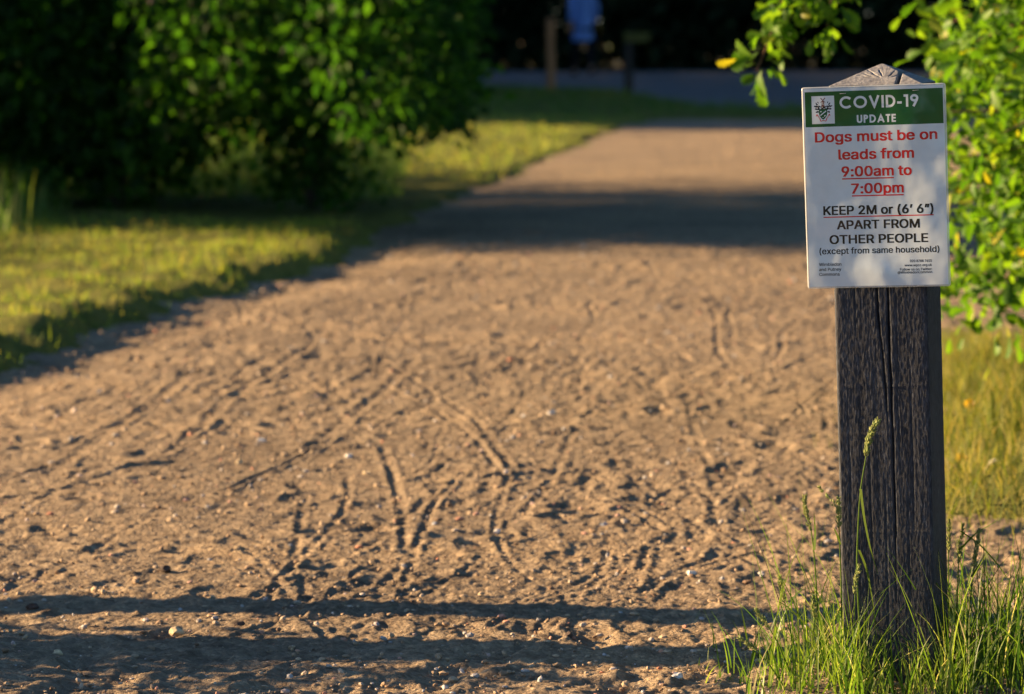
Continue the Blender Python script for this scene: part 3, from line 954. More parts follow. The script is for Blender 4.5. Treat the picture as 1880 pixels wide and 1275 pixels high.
def stroke_word(glyphs, x0, x1, ybase, cap, th, name, label):
    """geometric lettering: every glyph is polylines on a unit cap height, drawn with an even stroke"""
    def arc(cx, cy, rx, ry, a0, a1, n=28):
        t = np.radians(np.linspace(a0, a1, n)); return np.stack([cx + rx * np.cos(t), cy + ry * np.sin(t)], -1)
    e = th / cap / 2
    r = 0.5 - e
    A = {
        'C': (0.90, [arc(0.5, 0.5, r, r, 42, 318)]),
        'O': (1.0, [arc(0.5, 0.5, r, r, 0, 360, 40)]),
        'V': (0.80, [np.array([(e * 0.9, 1), (0.40, e * 1.1), (0.80 - e * 0.9, 1)])]),
        'I': (2 * e, [np.array([(e, 0), (e, 1)])]),
        'D': (0.72, [np.concatenate([[(e, e)], [(0.28, e)], arc(0.28, 0.5, 0.44 - e, r, -90, 90)[1:-1], [(0.28, 1 - e)], [(e, 1 - e)]]), np.array([(e, 0), (e, 1)])]),
        '-': (0.34, [np.array([(0.0, 0.36), (0.34, 0.36)])]),
        '1': (0.36, [np.array([(0.36 - e, 0), (0.36 - e, 1)]), np.array([(0.02, 1 - e), (0.36 - e, 1 - e)])]),
        '9': (0.62, [arc(0.31, 0.70, 0.31 - e, 0.30 - e, 0, 360, 32), np.array([(0.62 - e * 1.2, 0.58), (0.24, 0.02)])]),
        'U': (0.62, [np.concatenate([[(e, 1)], arc(0.31, 0.31, 0.31 - e, 0.31 - e, 180, 360, 20), [(0.62 - e, 1)]])]),
        'P': (0.52, [np.array([(e, 0), (e, 1)]), np.concatenate([[(e, 1 - e)], [(0.24, 1 - e)], arc(0.24, 0.72, 0.28 - e, 0.28 - e, 90, -90, 16)[1:-1], [(0.24, 0.44 + e)], [(e, 0.44 + e)]])]),
        'A': (0.82, [np.array([(e * 0.9, 0), (0.41, 1 - e * 1.1), (0.82 - e * 0.9, 0)]), np.array([(0.2, 0.30), (0.62, 0.30)])]),
        'T': (0.50, [np.array([(0.25, 0), (0.25, 1)]), np.array([(0.0, 1 - e), (0.5, 1 - e)])]),
        'E': (0.48, [np.array([(e, 0), (e, 1)]), np.array([(e, 1 - e), (0.48, 1 - e)]), np.array([(e, e), (0.48, e)]), np.array([(e, 0.52), (0.46, 0.52)])]),
    }
    gap = 0.12
    W = sum(A[g][0] for g in glyphs) + gap * (len(glyphs) - 1)
    kx = (x1 - x0) / W; cur = 0; mb = MB(); li = 0.31
    for g in glyphs:
        w, polys = A[g]
        for j, p in enumerate(polys):
            p = np.asarray(p, float); q = np.stack([x0 + (cur + p[:, 0]) * kx, SH - ybase + p[:, 1] * cap], -1)
            qq = [q[:1]]
            for a_, b_ in zip(q[:-1], q[1:]):
                m_ = max(1, int(np.linalg.norm(b_ - a_) / 2.0)); qq.append(a_ + (b_ - a_) * (np.arange(1, m_ + 1) / m_)[:, None])
            q = np.concatenate(qq)
            T = np.diff(q, axis=0); T /= np.linalg.norm(T, axis=1, keepdims=True)
            Nn = np.stack([-T[:, 1], T[:, 0]], -1)
            closed = np.allclose(q[0], q[-1])
            nn = np.empty_like(q); sc = np.ones(len(q))
            for i in range(len(q)):
                a = Nn[i - 1] if i > 0 else (Nn[-1] if closed else Nn[0]); b_ = Nn[i] if i < len(Nn) else (Nn[0] if closed else Nn[-1])
                m = a + b_; m /= np.linalg.norm(m); nn[i] = m; sc[i] = min(2.2, 1 / max(0.3, float(m @ b_)))
            a = q + nn * (sc * th / 2)[:, None]; b_ = q - nn * (sc * th / 2)[:, None]
            V = np.stack([a, b_], 1).reshape(-1, 2)
            k = np.arange(len(q) - 1) * 2
            mb.add(place_mm(V[:, 0], V[:, 1], li + j * 0.006), np.stack([k, k + 1, k + 3, k + 2], -1))
        cur += w + gap
    o = mb.build(name, M['white_ink'], notice)
    o['label'] = label


stroke_word('COVID-19', 56.5, 175.5, 33.6, 18.4, 3.5, 'lettering', 'large white heading COVID-19 on the green band')
stroke_word('UPDATE', 81.8, 140.8, 55.6, 12.0, 2.45, 'lettering', 'white word UPDATE on the green band')
B1 = 0.027
for body, x0, x1, yb, cap, mt, bo, lb in [
    ('Dogs must be on', 18.8, 201.2, 82.6, 14.6, 'red_ink', B1, 'red line Dogs must be on'),
    ('leads from', 53.2, 165.8, 109.4, 14.6, 'red_ink', B1, 'red line leads from'),
    ('9:00am to', 57.2, 161.6, 135.0, 14.6, 'red_ink', B1, 'red line 9:00am to'),
    ('7:00pm', 71.0, 148.8, 160.8, 14.6, 'red_ink', B1, 'red line 7:00pm'),
    ('KEEP 2M or (6\u2019 6\u201d)', 27.8, 192.8, 192.0, 12.9, 'black_ink', B1, 'black line KEEP 2M or (6\u2019 6\u201d)'),
    ('APART FROM', 47.5, 171.6, 213.8, 12.7, 'black_ink', B1, 'black line APART FROM'),
    ('OTHER PEOPLE', 35.7, 183.6, 235.6, 12.7, 'black_ink', B1, 'black line OTHER PEOPLE'),
    ('(except from same household)', 19.6, 200.4, 250.8, 8.9, 'black_ink', 0.018, 'black line (except from same household)'),
    ('Wimbledon', 18.4, 52.0, 268.5, 4.6, 'black_ink', 0.018, 'small black word Wimbledon'),
    ('and Putney', 18.4, 51.6, 276.0, 4.6, 'black_ink', 0.018, 'small black words and Putney'),
    ('Commons', 18.4, 49.0, 283.4, 4.6, 'black_ink', 0.018, 'small black word Commons'),
    ('020 8788 7655', 156.0, 188.8, 265.4, 3.6, 'black_ink', 0.018, 'tiny black telephone number 020 8788 7655'),
    ('www.wpcc.org.uk', 147.6, 188.8, 271.6, 3.6, 'black_ink', 0.018, 'tiny black web address www.wpcc.org.uk'),
    ('Follow us on Twitter:', 140.6, 188.8, 277.8, 3.6, 'black_ink', 0.018, 'tiny black line Follow us on Twitter:'),
    ('@WimbledonCommon', 137.0, 188.8, 282.2, 3.6, 'black_ink', 0.018, 'tiny black line @WimbledonCommon'),
]:
    text(body, x0, x1, yb, cap, M[mt], bo, 0.30, 'lettering', lb)


def line(x0, x1, y, th, mat, label):
    o = sheet_mm('underline', x0, x1, SH - y - th / 2, SH - y + th / 2, 0.30, M[mat], notice, 2.5)
    o['label'] = label


line(57.0, 135.2, 138.6, 1.9, 'red_ink', 'red underline beneath 9:00am')
line(71.0, 149.2, 164.4, 1.9, 'red_ink', 'red underline beneath 7:00pm')
line(27.2, 193.4, 195.4, 1.6, 'red_ink', 'red underline beneath KEEP 2M or (6\u2019 6\u201d)')

# the crest on its white square: windmill, shield, mantling and ribbon
crest = sheet_mm('crest_panel', 14.6, 48.8, SH - 55.2, SH - 13.6, 0.31, M['white_ink'], notice, 2.0)


def poly(name, pts, mat, lift, parent=crest, smooth=False):
    mb = MB()
    for p in pts:
        p = np.asarray(p, float); c = p.mean(0)
        V = np.concatenate([p, c[None]]); n = len(p); k = np.arange(n)
        mb.add(place_mm(31.7 + V[:, 0], SH - 34.5 + V[:, 1], 0.31 + (lift - 0.72) * 0.35), None, np.stack([k, (k + 1) % n, np.full(n, n)], -1))
    return mb.build(name, mat, parent)


def bar(x0, y0, x1, y1, w):
    d = np.array([x1 - x0, y1 - y0], float); d /= np.linalg.norm(d); n = np.array([-d[1], d[0]]) * w / 2
    return [(x0 + n[0], y0 + n[1]), (x0 - n[0], y0 - n[1]), (x1 - n[0], y1 - n[1]), (x1 + n[0], y1 + n[1])]


def blob(cx, cy, rx, ry, rot=0, n=10, j=0.25, seed=0):
    g = np.random.default_rng(seed); t = np.linspace(0, 2 * np.pi, n, endpoint=False); q = 1 + j * g.uniform(-1, 1, n)
    x = rx * q * np.cos(t); y = ry * q * np.sin(t); c, s = math.cos(rot), math.sin(rot)
    return np.stack([cx + c * x - s * y, cy + s * x + c * y], -1)


sails = [bar(-3.4, 18.2, 3.4, 11.0, 0.9), bar(3.4, 18.2, -3.4, 11.0, 0.9), bar(-3.6, 17.2, -1.2, 15.0, 0.5), bar(3.6, 17.2, 1.2, 15.0, 0.5)]
poly('windmill', sails + [[(-1.2, 13.5), (1.2, 13.5), (2.6, 5.0), (-2.6, 5.0)]], M['brown_ink'], 0.92)
poly('windmill', [[(-0.9, 12), (0.2, 12), (0.3, 7.5), (-1.4, 7.5)], [(0.7, 9.5), (1.5, 9.5), (1.7, 7), (0.8, 7)]], M['cream_ink'], 0.98)
mant = []
for sx in (-1, 1):
    for i, (a, b_, rx, ry, ro) in enumerate([(9.5, 9, 2.3, 1.0, 0.9), (11.5, 5.2, 2.3, 1.1, 0.4), (8.2, 5.0, 2.6, 1.3, 0.7), (10.0, 1.4, 2.6, 1.2, 0.2), (6.6, 2.0, 2.6, 1.4, 0.9), (8.6, -2.8, 2.3, 1.2, -0.2), (5.4, 5.4, 1.8, 1.0, 0.3), (7.4, 11.4, 1.5, 0.7, 1.1)]):
        mant.append(blob(sx * a, b_, rx, ry, sx * ro, 11, 0.35, 40 + i + (9 if sx > 0 else 0)))
mant.append(blob(0, 3.6, 4.2, 2.6, 0, 12, 0.3, 70)); mant.append(blob(0, 0.8, 6.2, 1.8, 0, 12, 0.3, 71))
poly('mantling', mant, M['black_ink'], 0.86)
poly('mantling', [blob(-9.2, 3.6, 1.4, 0.7, 0.5, 9, 0.3, 80), blob(9.0, 3.2, 1.4, 0.7, -0.5, 9, 0.3, 81), blob(-1.4, 4.2, 1.0, 1.2, 0, 9, 0.3, 82), blob(1.8, 2.2, 1.3, 0.7, 0, 9, 0.3, 83), blob(-7.2, 7.2, 1.0, 0.6, 0.8, 9, 0.3, 84)], M['cream_ink'], 1.0)
shield = [(-6.2, 0.6), (6.2, 0.6), (6.6, -4), (5.2, -9), (2.4, -12.8), (0, -14.4), (-2.4, -12.8), (-5.2, -9), (-6.6, -4)]
poly('shield', [shield], M['green_ink'], 1.05)
poly('shield', [bar(-4.2, -8.2, 4.6, -1.6, 1.5), blob(-3.2, -2.4, 1.3, 0.9, 0.3, 9, 0.3, 85), blob(2.6, -8.6, 1.6, 0.9, 0.8, 9, 0.3, 86), blob(-0.4, -11.2, 1.0, 0.6, 0, 9, 0.2, 87)], M['white_ink'], 1.12)
rb = []
for sx in (-1, 1):
    rb += [bar(sx * 9.4, -6.6, sx * 7.0, -10.0, 1.5), bar(sx * 7.6, -9.6, sx * 4.6, -13.6, 1.4), bar(sx * 5.2, -13.2, sx * 3.8, -16.8, 1.3), bar(sx * 3.6, -16.8, 0, -15.6, 1.3), bar(sx * 9.6, -6.4, sx * 10.4, -9.2, 1.0)]
poly('ribbon', rb, M['red_ink'], 0.86)
poly('ribbon', [bar(sx * 8.6, -7.8, sx * 5.0, -13.4, 0.6) for sx in (-1, 1)] + [bar(-2.8, -16.4, 2.8, -16.4, 0.45)], M['cream_ink'], 0.96)

for x, y, ro in [(62.2, 10.9, 0.03), (171.6, 9.6, 0.05), (62.0, 301.2, 0.02), (171.0, 300.6, -0.02)]:
    t = np.linspace(-1, 1, 7)
    P = place_mm(x + 4.6 * t, SH - y + 4.6 * t * ro, 0.75 - 0.6 * t ** 6)
    v, q = tube(P, 0.36, 6)
    mesh_np('staple', v, q, M['steel'], notice, True)

# ------------------------------------------------------------------ grass round the foot of the post
def in_post(x, y, pad=0.006):
    c, s = math.cos(0.2531), math.sin(0.2531)
    dx = x - 0.5895; dy = y - 5.81
    u = dx * c - dy * s; v = dx * s + dy * c
    return np.maximum(np.abs(u), np.abs(v)) - POST_S / 2 - pad


def tuft():
    g = np.random.default_rng(77)
    n = 4600
    x = g.normal(0.62, 0.18, n); y = g.normal(5.78, 0.13, n)
    dens = np.exp(-(np.abs(x - 0.61) / 0.28) ** 4)
    k = (in_post(x, y) > 0) & (g.uniform(0, 1, n) < dens) & (y > 5.52) & (y < 6.12) & (x > 0.28)
    k &= (fbm(x * 14, y * 12, 401, 2) + g.uniform(-0.45, 0.5, n)) > -0.02
    x = x[k]; y = y[k]; n = len(x)
    edge = np.exp(-((x - 0.62) / 0.20) ** 2)
    ln = (0.035 + 0.15 * g.uniform(0, 1, n) ** 1.8) * (0.45 + 0.75 * edge) * (1 + 0.35 * (x > 0.68))
    # low in front of the post so that the timber shows down to its foot
    ln *= np.where((np.abs(x - 0.585) < 0.05) & (y < 5.76), 0.55, 1.0)
    V1, F1 = blades(np.stack([x, y, np.full(n, -0.006)], -1), ln, g.uniform(0.0016, 0.0044, n), g, 0.3, 0.85, 6)
    m = 420                                                     # longer arching blades
    x = g.normal(0.64, 0.19, m); y = g.normal(5.79, 0.10, m)
    k = (in_post(x, y) > 0) & (x > 0.38) & ((np.abs(x - 0.585) > 0.04) | (y > 5.8)); x = x[k]; y = y[k]; m = len(x)
    V2, F2 = blades(np.stack([x, y, np.full(m, -0.006)], -1), g.uniform(0.12, 0.30, m), g.uniform(0.0014, 0.0034, m), g, 0.3, 1.2, 9)
    o = mesh_np('grass_tuft', np.concatenate([V1, V2]), [F1, F2 + len(V1)], M['tuft_blade'], None, True)
    tag(o, 'tuft of fresh green grass round the foot of the notice post', 'grass', kind='stuff')


tuft()


def smooth_curve(pts, n):
    P = np.asarray(pts, float); t = np.linspace(0, 1, len(P)); s = np.linspace(0, 1, n)
    C = np.stack([np.interp(s, t, P[:, i]) for i in range(3)], -1)
    for _ in range(max(2, n // 6)):
        C[1:-1] = (C[:-2] + 2 * C[1:-1] + C[2:]) / 4
    return C


def spikelets(mb, C, g, rad, dens, sz):
    """little overlapping husks along a curve"""
    n = dens
    t = np.sort(g.uniform(0, 1, n)); s = np.linspace(0, 1, len(C))
    P = np.stack([np.interp(t, s, C[:, i]) for i in range(3)], -1)
    T = np.gradient(C, axis=0); T /= np.linalg.norm(T, axis=1, keepdims=True)
    D = np.stack([np.interp(t, s, T[:, i]) for i in range(3)], -1)
    r = rad * (0.35 + 0.65 * np.sin(np.pi * np.clip(t * 0.9 + 0.1, 0, 1)) ** 0.7) * (0.6 + 0.5 * (np.sin(t * 21 + g.uniform(0, 6)) > -0.2))
    a = g.normal(size=(n, 3)); a -= (a * D).sum(1, keepdims=True) * D; a /= np.linalg.norm(a, axis=1, keepdims=True)
    dirn = D * 0.85 + a * 0.55; dirn /= np.linalg.norm(dirn, axis=1, keepdims=True)
    P = P + a * (r * g.uniform(0.3, 1, n))[:, None]
    z = dirn; x = np.cross(a, z); x /= np.linalg.norm(x, axis=1, keepdims=True); y = np.cross(z, x)
    rot = np.stack([x, y, z], -1)
    tv = np.array([(0, 0, -0.4), (0.32, 0, 0.2), (0, 0.25, 0.2), (-0.32, 0, 0.2), (0, -0.25, 0.2), (0, 0, 1.2)])
    tf = np.array([(0, 2, 1), (0, 3, 2), (0, 4, 3), (0, 1, 4), (1, 2, 5), (2, 3, 5), (3, 4, 5), (4, 1, 5)])
    V, F = scatter(tv, tf, P, rot, np.full((n, 3), sz) * g.uniform(0.8, 1.25, (n, 1)))
    mb.add(V, None, F)


def stem_plant(stem_px, head_px, depth, label, seed, rad=0.0042, dens=160, leaves=(), ddepth=0.0, side=()):
    g = np.random.default_rng(seed)
    S = [at(x, y, depth + ddepth * i / max(1, len(stem_px) - 1)) for i, (x, y) in enumerate(stem_px)]
    root = empty('seeding_grass', S[0])
    S = np.array(S) - S[0]; base = np.array(root.location)
    C = smooth_curve(S, 24)
    v, q = tube(C, np.linspace(0.0014, 0.0008, 24), 5)
    mesh_np('stem', v, q, M['tuft_blade'], root, True)
    H = np.array([at(x, y, depth + ddepth) for x, y in head_px]) - base
    mb = MB(); spikelets(mb, smooth_curve(H, 16), g, rad, dens, 0.0042)
    for br in side:
        B = np.array([at(x, y, depth + ddepth) for x, y in br]) - base
        spikelets(mb, smooth_curve(B, 10), g, rad * 0.85, dens // 3, 0.004)
    mb.build('seed_head', M['seed'], root)
    for lf in leaves:
        Lc = smooth_curve(np.array([at(x, y, depth + ddepth * 0.5 - 0.006) for x, y in lf]) - base, 14)
        w = 0.0022 * (1 - np.linspace(0, 1, 14) ** 2) + 0.0002
        sd_ = np.array([0.75, -0.65, 0.0])
        V = np.stack([Lc - sd_ * w[:, None], Lc + sd_ * w[:, None]], 1).reshape(-1, 3)
        k = np.arange(13) * 2
        mesh_np('leaf', V, np.stack([k, k + 1, k + 3, k + 2], -1), M['tuft_blade'], root, True)
    return tag(root, label, 'grass stem', 'flowering grass stems round the post')


stem_plant([(1582, 1215), (1572, 1050), (1576, 950), (1580, 895), (1590, 838)], [(1590, 838), (1594, 812), (1600, 792), (1612, 772)], 5.695, 'tallest seed stem, standing in front of the post face', 501, 0.0046, 230,
           [[(1580, 898), (1586, 950), (1598, 1010), (1612, 1055)], [(1577, 1010), (1592, 1045), (1602, 1105), (1612, 1190)]])
stem_plant([(1503, 1160), (1499, 1080), (1494, 1010), (1489, 972)], [(1489, 975), (1482, 950), (1478, 930), (1477, 912)], 5.74, 'upright seed stem left of the post with a slim head', 502, 0.0034, 130, [[(1495, 1010), (1497, 975), (1494, 938)]])
stem_plant([(1546, 1150), (1544, 1060), (1541, 985), (1540, 952)], [(1541, 970), (1540, 945), (1539, 915)], 5.73, 'seed stem at the left edge of the post with a forked head', 503, 0.0036, 110, [[(1543, 1000), (1536, 980), (1530, 968)]], 0, [[(1533, 930), (1520, 912), (1504, 895)]])
stem_plant([(1458, 1190), (1448, 1140), (1440, 1105)], [(1440, 1105), (1435, 1082), (1431, 1058)], 5.75, 'short seed stem left of the post with a stubby upright head', 504, 0.0034, 90)
stem_plant([(1450, 1235), (1428, 1180), (1410, 1150)], [(1412, 1152), (1400, 1136), (1388, 1120)], 5.70, 'leaning seed stem in the left part of the tuft', 505, 0.0034, 80)
stem_plant([(1440, 1262), (1412, 1220), (1388, 1192)], [(1390, 1194), (1375, 1183), (1358, 1172)], 5.68, 'lowest seed stem bending out leftmost over the path', 506, 0.0034, 80)
stem_plant([(1772, 1200), (1778, 1130), (1786, 1060), (1790, 1030)], [(1788, 1040), (1793, 1005), (1798, 972)], 5.80, 'pale seed stem rightmost of those beside the post', 507, 0.0034, 120, [[(1784, 1060), (1796, 1040), (1802, 1030)]])
stem_plant([(1752, 1200), (1757, 1100), (1760, 1030)], [(1760, 1035), (1763, 1000), (1768, 962)], 5.86, 'shaded seed stem close to the right side of the post', 508, 0.0032, 100, [[(1762, 1010), (1790, 980), (1836, 953)], [(1763, 975), (1800, 1000), (1835, 1040), (1862, 1082)]])
stem_plant([(1740, 1190), (1742, 1100), (1741, 1010)], [(1741, 1015), (1742, 985), (1742, 956)], 5.87, 'dark seed stem hugging the right edge of the post', 509, 0.0028, 80)
stem_plant([(1572, 1240), (1568, 1150), (1570, 1085)], [(1569, 1090), (1572, 1062), (1577, 1038)], 5.69, 'small bent seed stem low before the post face', 510, 0.0032, 80)
stem_plant([(1512, 1215), (1500, 1160), (1496, 1130)], [(1497, 1135), (1493, 1112), (1494, 1095)], 5.70, 'plump short seed stem amid the left blades', 511, 0.0034, 90, [[(1500, 1170), (1440, 1105), (1380, 1095), (1318, 1094)]])

# buttercups and a seed clock in the rough grass
def buttercup(px, py, d, label, seed, kind='yellow'):
    p = at(px, py, d); g = np.random.default_rng(seed)
    z0 = float(patch_z(np.array([p[0]]), np.array([p[1]]))[0])
    root = empty('buttercup' if kind == 'yellow' else 'seed_clock', (p[0] + 0.01, p[1], z0))
    top = np.array([-0.01, 0, p[2] - z0])
    v, q = tube(smooth_curve([(0, 0, 0), (0.004, 0, top[2] * 0.5), top], 10), 0.0011, 5)
    mesh_np('stem', v, q, M['long_blade'], root, True)
    mb = MB()
    if kind == 'yellow':
        ti = 1.0 + g.uniform(-0.2, 0.2); Rt_ = np.array([[1, 0, 0], [0, math.cos(ti), -math.sin(ti)], [0, math.sin(ti), math.cos(ti)]])
        for i in range(5):
            a = i * 2 * np.pi / 5 + g.uniform(0, 0.2); r = 0.013
            c, s = math.cos(a), math.sin(a)
            pts = np.array([(0, 0, 0), (0.55, -0.5, 0.3), (0.55, 0.5, 0.3), (1.0, -0.42, 0.75), (1.0, 0.42, 0.75)]) * r
            rot = Rt_ @ np.array([[c, -s, 0], [s, c, 0], [0, 0, 1]])
            mb.add(pts @ rot.T + top, [(1, 3, 4, 2)], [(0, 1, 2)])
        mb.build('flower', M['yellow'], root)
        tag(root, label, 'flower', 'yellow flowers in the rough grass')
    else:
        n = 220; D = g.normal(size=(n, 3)); D /= np.linalg.norm(D, axis=1, keepdims=True)
        tv = np.array([(-0.06, 0, 0), (0.06, 0, 0), (0.22, 0, 1), (-0.22, 0, 1)]); tf = np.array([(0, 1, 2, 3)])
        x = np.cross(D, g.normal(size=(n, 3))); x /= np.linalg.norm(x, axis=1, keepdims=True)
        V, F = scatter(tv, tf, np.repeat(top[None], n, 0), np.stack([x, np.cross(D, x), D], -1), np.full((n, 3), 0.013))
        mb.add(V, F); mb.build('flower', M['fluff'], root)
        tag(root, label, 'flower')


buttercup(1779, 745, 9.4, 'bright yellow buttercup highest in the rough grass right of the post', 601)
buttercup(1819, 745, 9.8, 'dimmer yellow buttercup to the right of the bright one', 602)
buttercup(1764, 846, 8.5, 'orange yellow buttercup lower down beside the post', 603)
buttercup(1825, 853, 8.4, 'fluffy white seed clock in the rough grass', 604, 'white')

# ------------------------------------------------------------------ trees
def lobed_leaf():
    """oak-like leaf of unit length along +y, folded and curved"""
    t = np.linspace(0, 1, 11)
    w = np.array([0.02, 0.06, 0.17, 0.10, 0.26, 0.15, 0.33, 0.20, 0.28, 0.16, 0.02])
    z = -0.22 * t ** 2
    Mid = np.stack([0 * t, t, z], -1); Lf = np.stack([-w, t + 0.04 * (w > 0.15), z + 0.28 * w], -1); Rt = np.stack([w, t + 0.04 * (w > 0.15), z + 0.28 * w], -1)
    V = np.concatenate([Mid, Lf, Rt]); k = np.arange(10)
    F = np.concatenate([np.stack([k, k + 1, k + 12, k + 11], -1), np.stack([k + 1, k, k + 22, k + 23], -1)])
    return V, F


def simple_leaf():
    V = np.array([(0, 0, 0), (-0.32, 0.45, 0.10), (0, 0.5, 0), (0.32, 0.45, 0.10), (0, 1, -0.12)])
    return V, np.array([(0, 2, 1), (0, 3, 2), (1, 2, 4), (2, 3, 4)])


def leaves_on(centres, per, spread, size, g, tmpl, droop=0.5):
    """clusters of leaves round twig ends"""
    n = len(centres) * per
    c = np.repeat(centres, per, 0)
    off = g.normal(size=(n, 3)) * spread
    pos = c + off
    # leaf axis (+y of the template) points outward and down, face tilted at random
    ax = off / (np.linalg.norm(off, axis=1, keepdims=True) + 1e-6) + g.normal(size=(n, 3)) * 0.6; ax[:, 2] -= droop
    ax /= np.linalg.norm(ax, axis=1, keepdims=True)
    up = g.normal(size=(n, 3)) * 0.75; up[:, 2] += 0.8
    z = up - (up * ax).sum(1, keepdims=True) * ax; z /= np.linalg.norm(z, axis=1, keepdims=True)
    x = np.cross(ax, z)
    return scatter(tmpl[0], tmpl[1], pos, np.stack([x, ax, z], -1), np.repeat((size * g.uniform(0.6, 1.3, n))[:, None], 3, 1))


def make_tree(name, base, height, trunk_r, crown_c, crown_r, n_cl, per, spread, leaf, mat, label, seed, group=None, keep=None, trunk_top=None, limbs=14, tmpl=None, shell=0.55, extra=None):
    """tree: tapering trunk with limbs to leaf clusters in an uneven crown"""
    g = np.random.default_rng(seed)
    root = empty(name, base); b = np.array(base, float)
    cc = np.array(crown_c, float) - b; cr = np.array(crown_r, float)
    tt = np.array(trunk_top, float) - b if trunk_top is not None else cc + np.array([0, 0, cr[2] * 0.3])
    P = smooth_curve([(0, 0, -0.25), tt * 0.35 + g.normal(0, 0.05, 3) * height * 0.1, tt * 0.7 + g.normal(0, 0.05, 3) * height * 0.1, tt], 14)
    mb = MB(); v, q = tube(P, np.linspace(trunk_r * 1.15, trunk_r * 0.35, 14), 10); mb.add(v, q)
    d = g.normal(size=(n_cl, 3)); d /= np.linalg.norm(d, axis=1, keepdims=True)
    rad = g.uniform(0, 1, n_cl) ** (1 - shell)
    lump = 1 + 0.28 * np.sin(d[:, 0] * 5 + seed) * np.cos(d[:, 1] * 4 + d[:, 2] * 5)
    C = cc + d * (rad * lump)[:, None] * cr
    if keep is not None:
        C = C[keep(C + b)]
    if extra is not None:
        C = np.concatenate([C, np.array(extra) - b])
    C = C[C[:, 2] + b[2] > 0.12]
    for i in g.choice(len(C), min(limbs, len(C)), replace=False):
        s = P[g.integers(4, 13)]
        mid = (s + C[i]) / 2 + np.array([0, 0, 0.12 * np.linalg.norm(C[i] - s)])
        v, q = tube(smooth_curve([s, mid, C[i]], 9), np.linspace(trunk_r * 0.3, trunk_r * 0.06, 9), 6); mb.add(v, q)
    mb.build('trunk', M['far_bark' if mat == 'far_leaf' else 'bark'], root, True)
    ne = len(extra) if extra is not None else 0
    V, F = leaves_on(C[:len(C) - ne], per, spread, leaf, g, tmpl or simple_leaf())
    if ne:
        V2, F2 = leaves_on(C[len(C) - ne:], per, spread * 0.32, leaf * 0.9, g, tmpl or simple_leaf(), 0.2)
        F = np.concatenate([F, F2 + len(V)]); V = np.concatenate([V, V2])
    mesh_np('crown', V, F, M[mat], root)
    return tag(root, label, 'tree', group)


# the sunlit young oak at the right, its twigs hang into the picture
def right_oak():
    g = np.random.default_rng(888)
    b = np.array([2.05, 9.9, 0.0])
    root = empty('oak_tree', b)
    T = smooth_curve([(0, 0, -0.2), (-0.03, 0.02, 0.8), (0.05, 0, 1.8), (0, 0.05, 3.0)], 16)
    mb = MB(); v, q = tube(T, np.linspace(0.075, 0.03, 16), 10); mb.add(v, q)
    tw = []      # twig polylines in world space
    def limb(p0, pts, r0, r1):
        C = smooth_curve([p0] + pts, 14)
        v, q = tube(C - b, np.linspace(r0, r1, 14), 6); mb.add(v, q)
        return C
    # limbs from the trunk out to the left; the crown ends lower left in hanging twigs
    def edge(z):
        return np.interp(z, [0.2, 0.28, 0.5, 0.86, 0.90, 0.95, 1.0, 1.3, 2.4], [1.16, 1.08, 1.03, 1.02, 1.05, 1.115, 1.15, 1.16, 1.35])
    ends = []
    for i in range(60):
        z0 = g.uniform(0.35, 2.4)
        s = b + np.array([0, 0, z0])
        e = np.array([0, g.uniform(9.3, 10.5), np.clip(z0 + g.uniform(-0.25, 0.15), 0.27, 2.4)])
        e[0] = edge(e[2]) + g.uniform(0.0, 0.5) ** 1.3 + 0.02
        C = limb(s, [(s + e) / 2 + np.array([0, 0, 0.08]), e], 0.012, 0.002)
        ends.append(C)
    # a high bough that arches over the post, and its hanging sprays
    bough = limb(b + np.array([0, 0, 1.55]), [np.array([1.5, 9.6, 1.75]), np.array([1.0, 9.4, 1.62]), np.array([0.66, 9.3, 1.46])], 0.022, 0.006)
    tw_b = []
    for p0, pts in [((0.76, 9.33, 1.52), [(0.70, 9.3, 1.25), (0.655, 9.3, 1.05), (0.628, 9.3, 0.97), (0.592, 9.3, 0.875)]), ((0.88, 9.36, 1.56), [(0.82, 9.3, 1.25), (0.775, 9.3, 1.08), (0.758, 9.3, 0.96)]),
                    ((0.72, 9.33, 1.48), [(0.68, 9.28, 1.25), (0.67, 9.28, 1.04)])]:
        tw_b.append(limb(np.array(p0), [np.array(p) for p in pts], 0.006, 0.0016))
    mb.build('trunk', M['twig'], root, True)
    cl = []
    for C in ends:
        for t in g.uniform(0.35, 1.0, 12):
            i = min(13, int(t * 13)); cl.append(C[i] + g.normal(0, 0.03, 3))
    cl = np.array(cl)
    cl = cl[(cl[:, 2] > 0.24) & (cl[:, 0] > edge(cl[:, 2]))]
    V1, F1 = leaves_on(cl - b, 10, 0.034, 0.047, g, lobed_leaf(), 0.35)
    n = 3000
    q = np.stack([g.uniform(1.0, 2.6, n), g.uniform(9.3, 10.6, n), g.uniform(0.24, 2.5, n)], -1)
    wav = 0.02 * np.sin(q[:, 2] * 23) + 0.03 * np.sin(q[:, 2] * 9 + 1)
    q = q[(q[:, 0] > edge(q[:, 2]) + wav) & (q[:, 2] > 0.24 + 0.03 * np.sin(q[:, 0] * 25))]
    V2, F2 = leaves_on(q - b, 8, 0.045, 0.047, g, lobed_leaf(), 0.35)
    tips = []
    for j, C in enumerate(tw_b):
        for t in np.linspace(0.5, 1.0, 9): tips.append(C[min(13, int(t * 13))])
    V3, F3 = leaves_on(np.array(tips) - b, 9, 0.022, 0.047, g, lobed_leaf(), 0.4)
    V = np.concatenate([V1, V2, V3]); F = np.concatenate([F1, F2 + len(V1), F3 + len(V1) + len(V2)])
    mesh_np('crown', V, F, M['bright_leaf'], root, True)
    tag(root, 'young oak with sunlit yellow green lobed leaves behind the notice', 'tree')


right_oak()

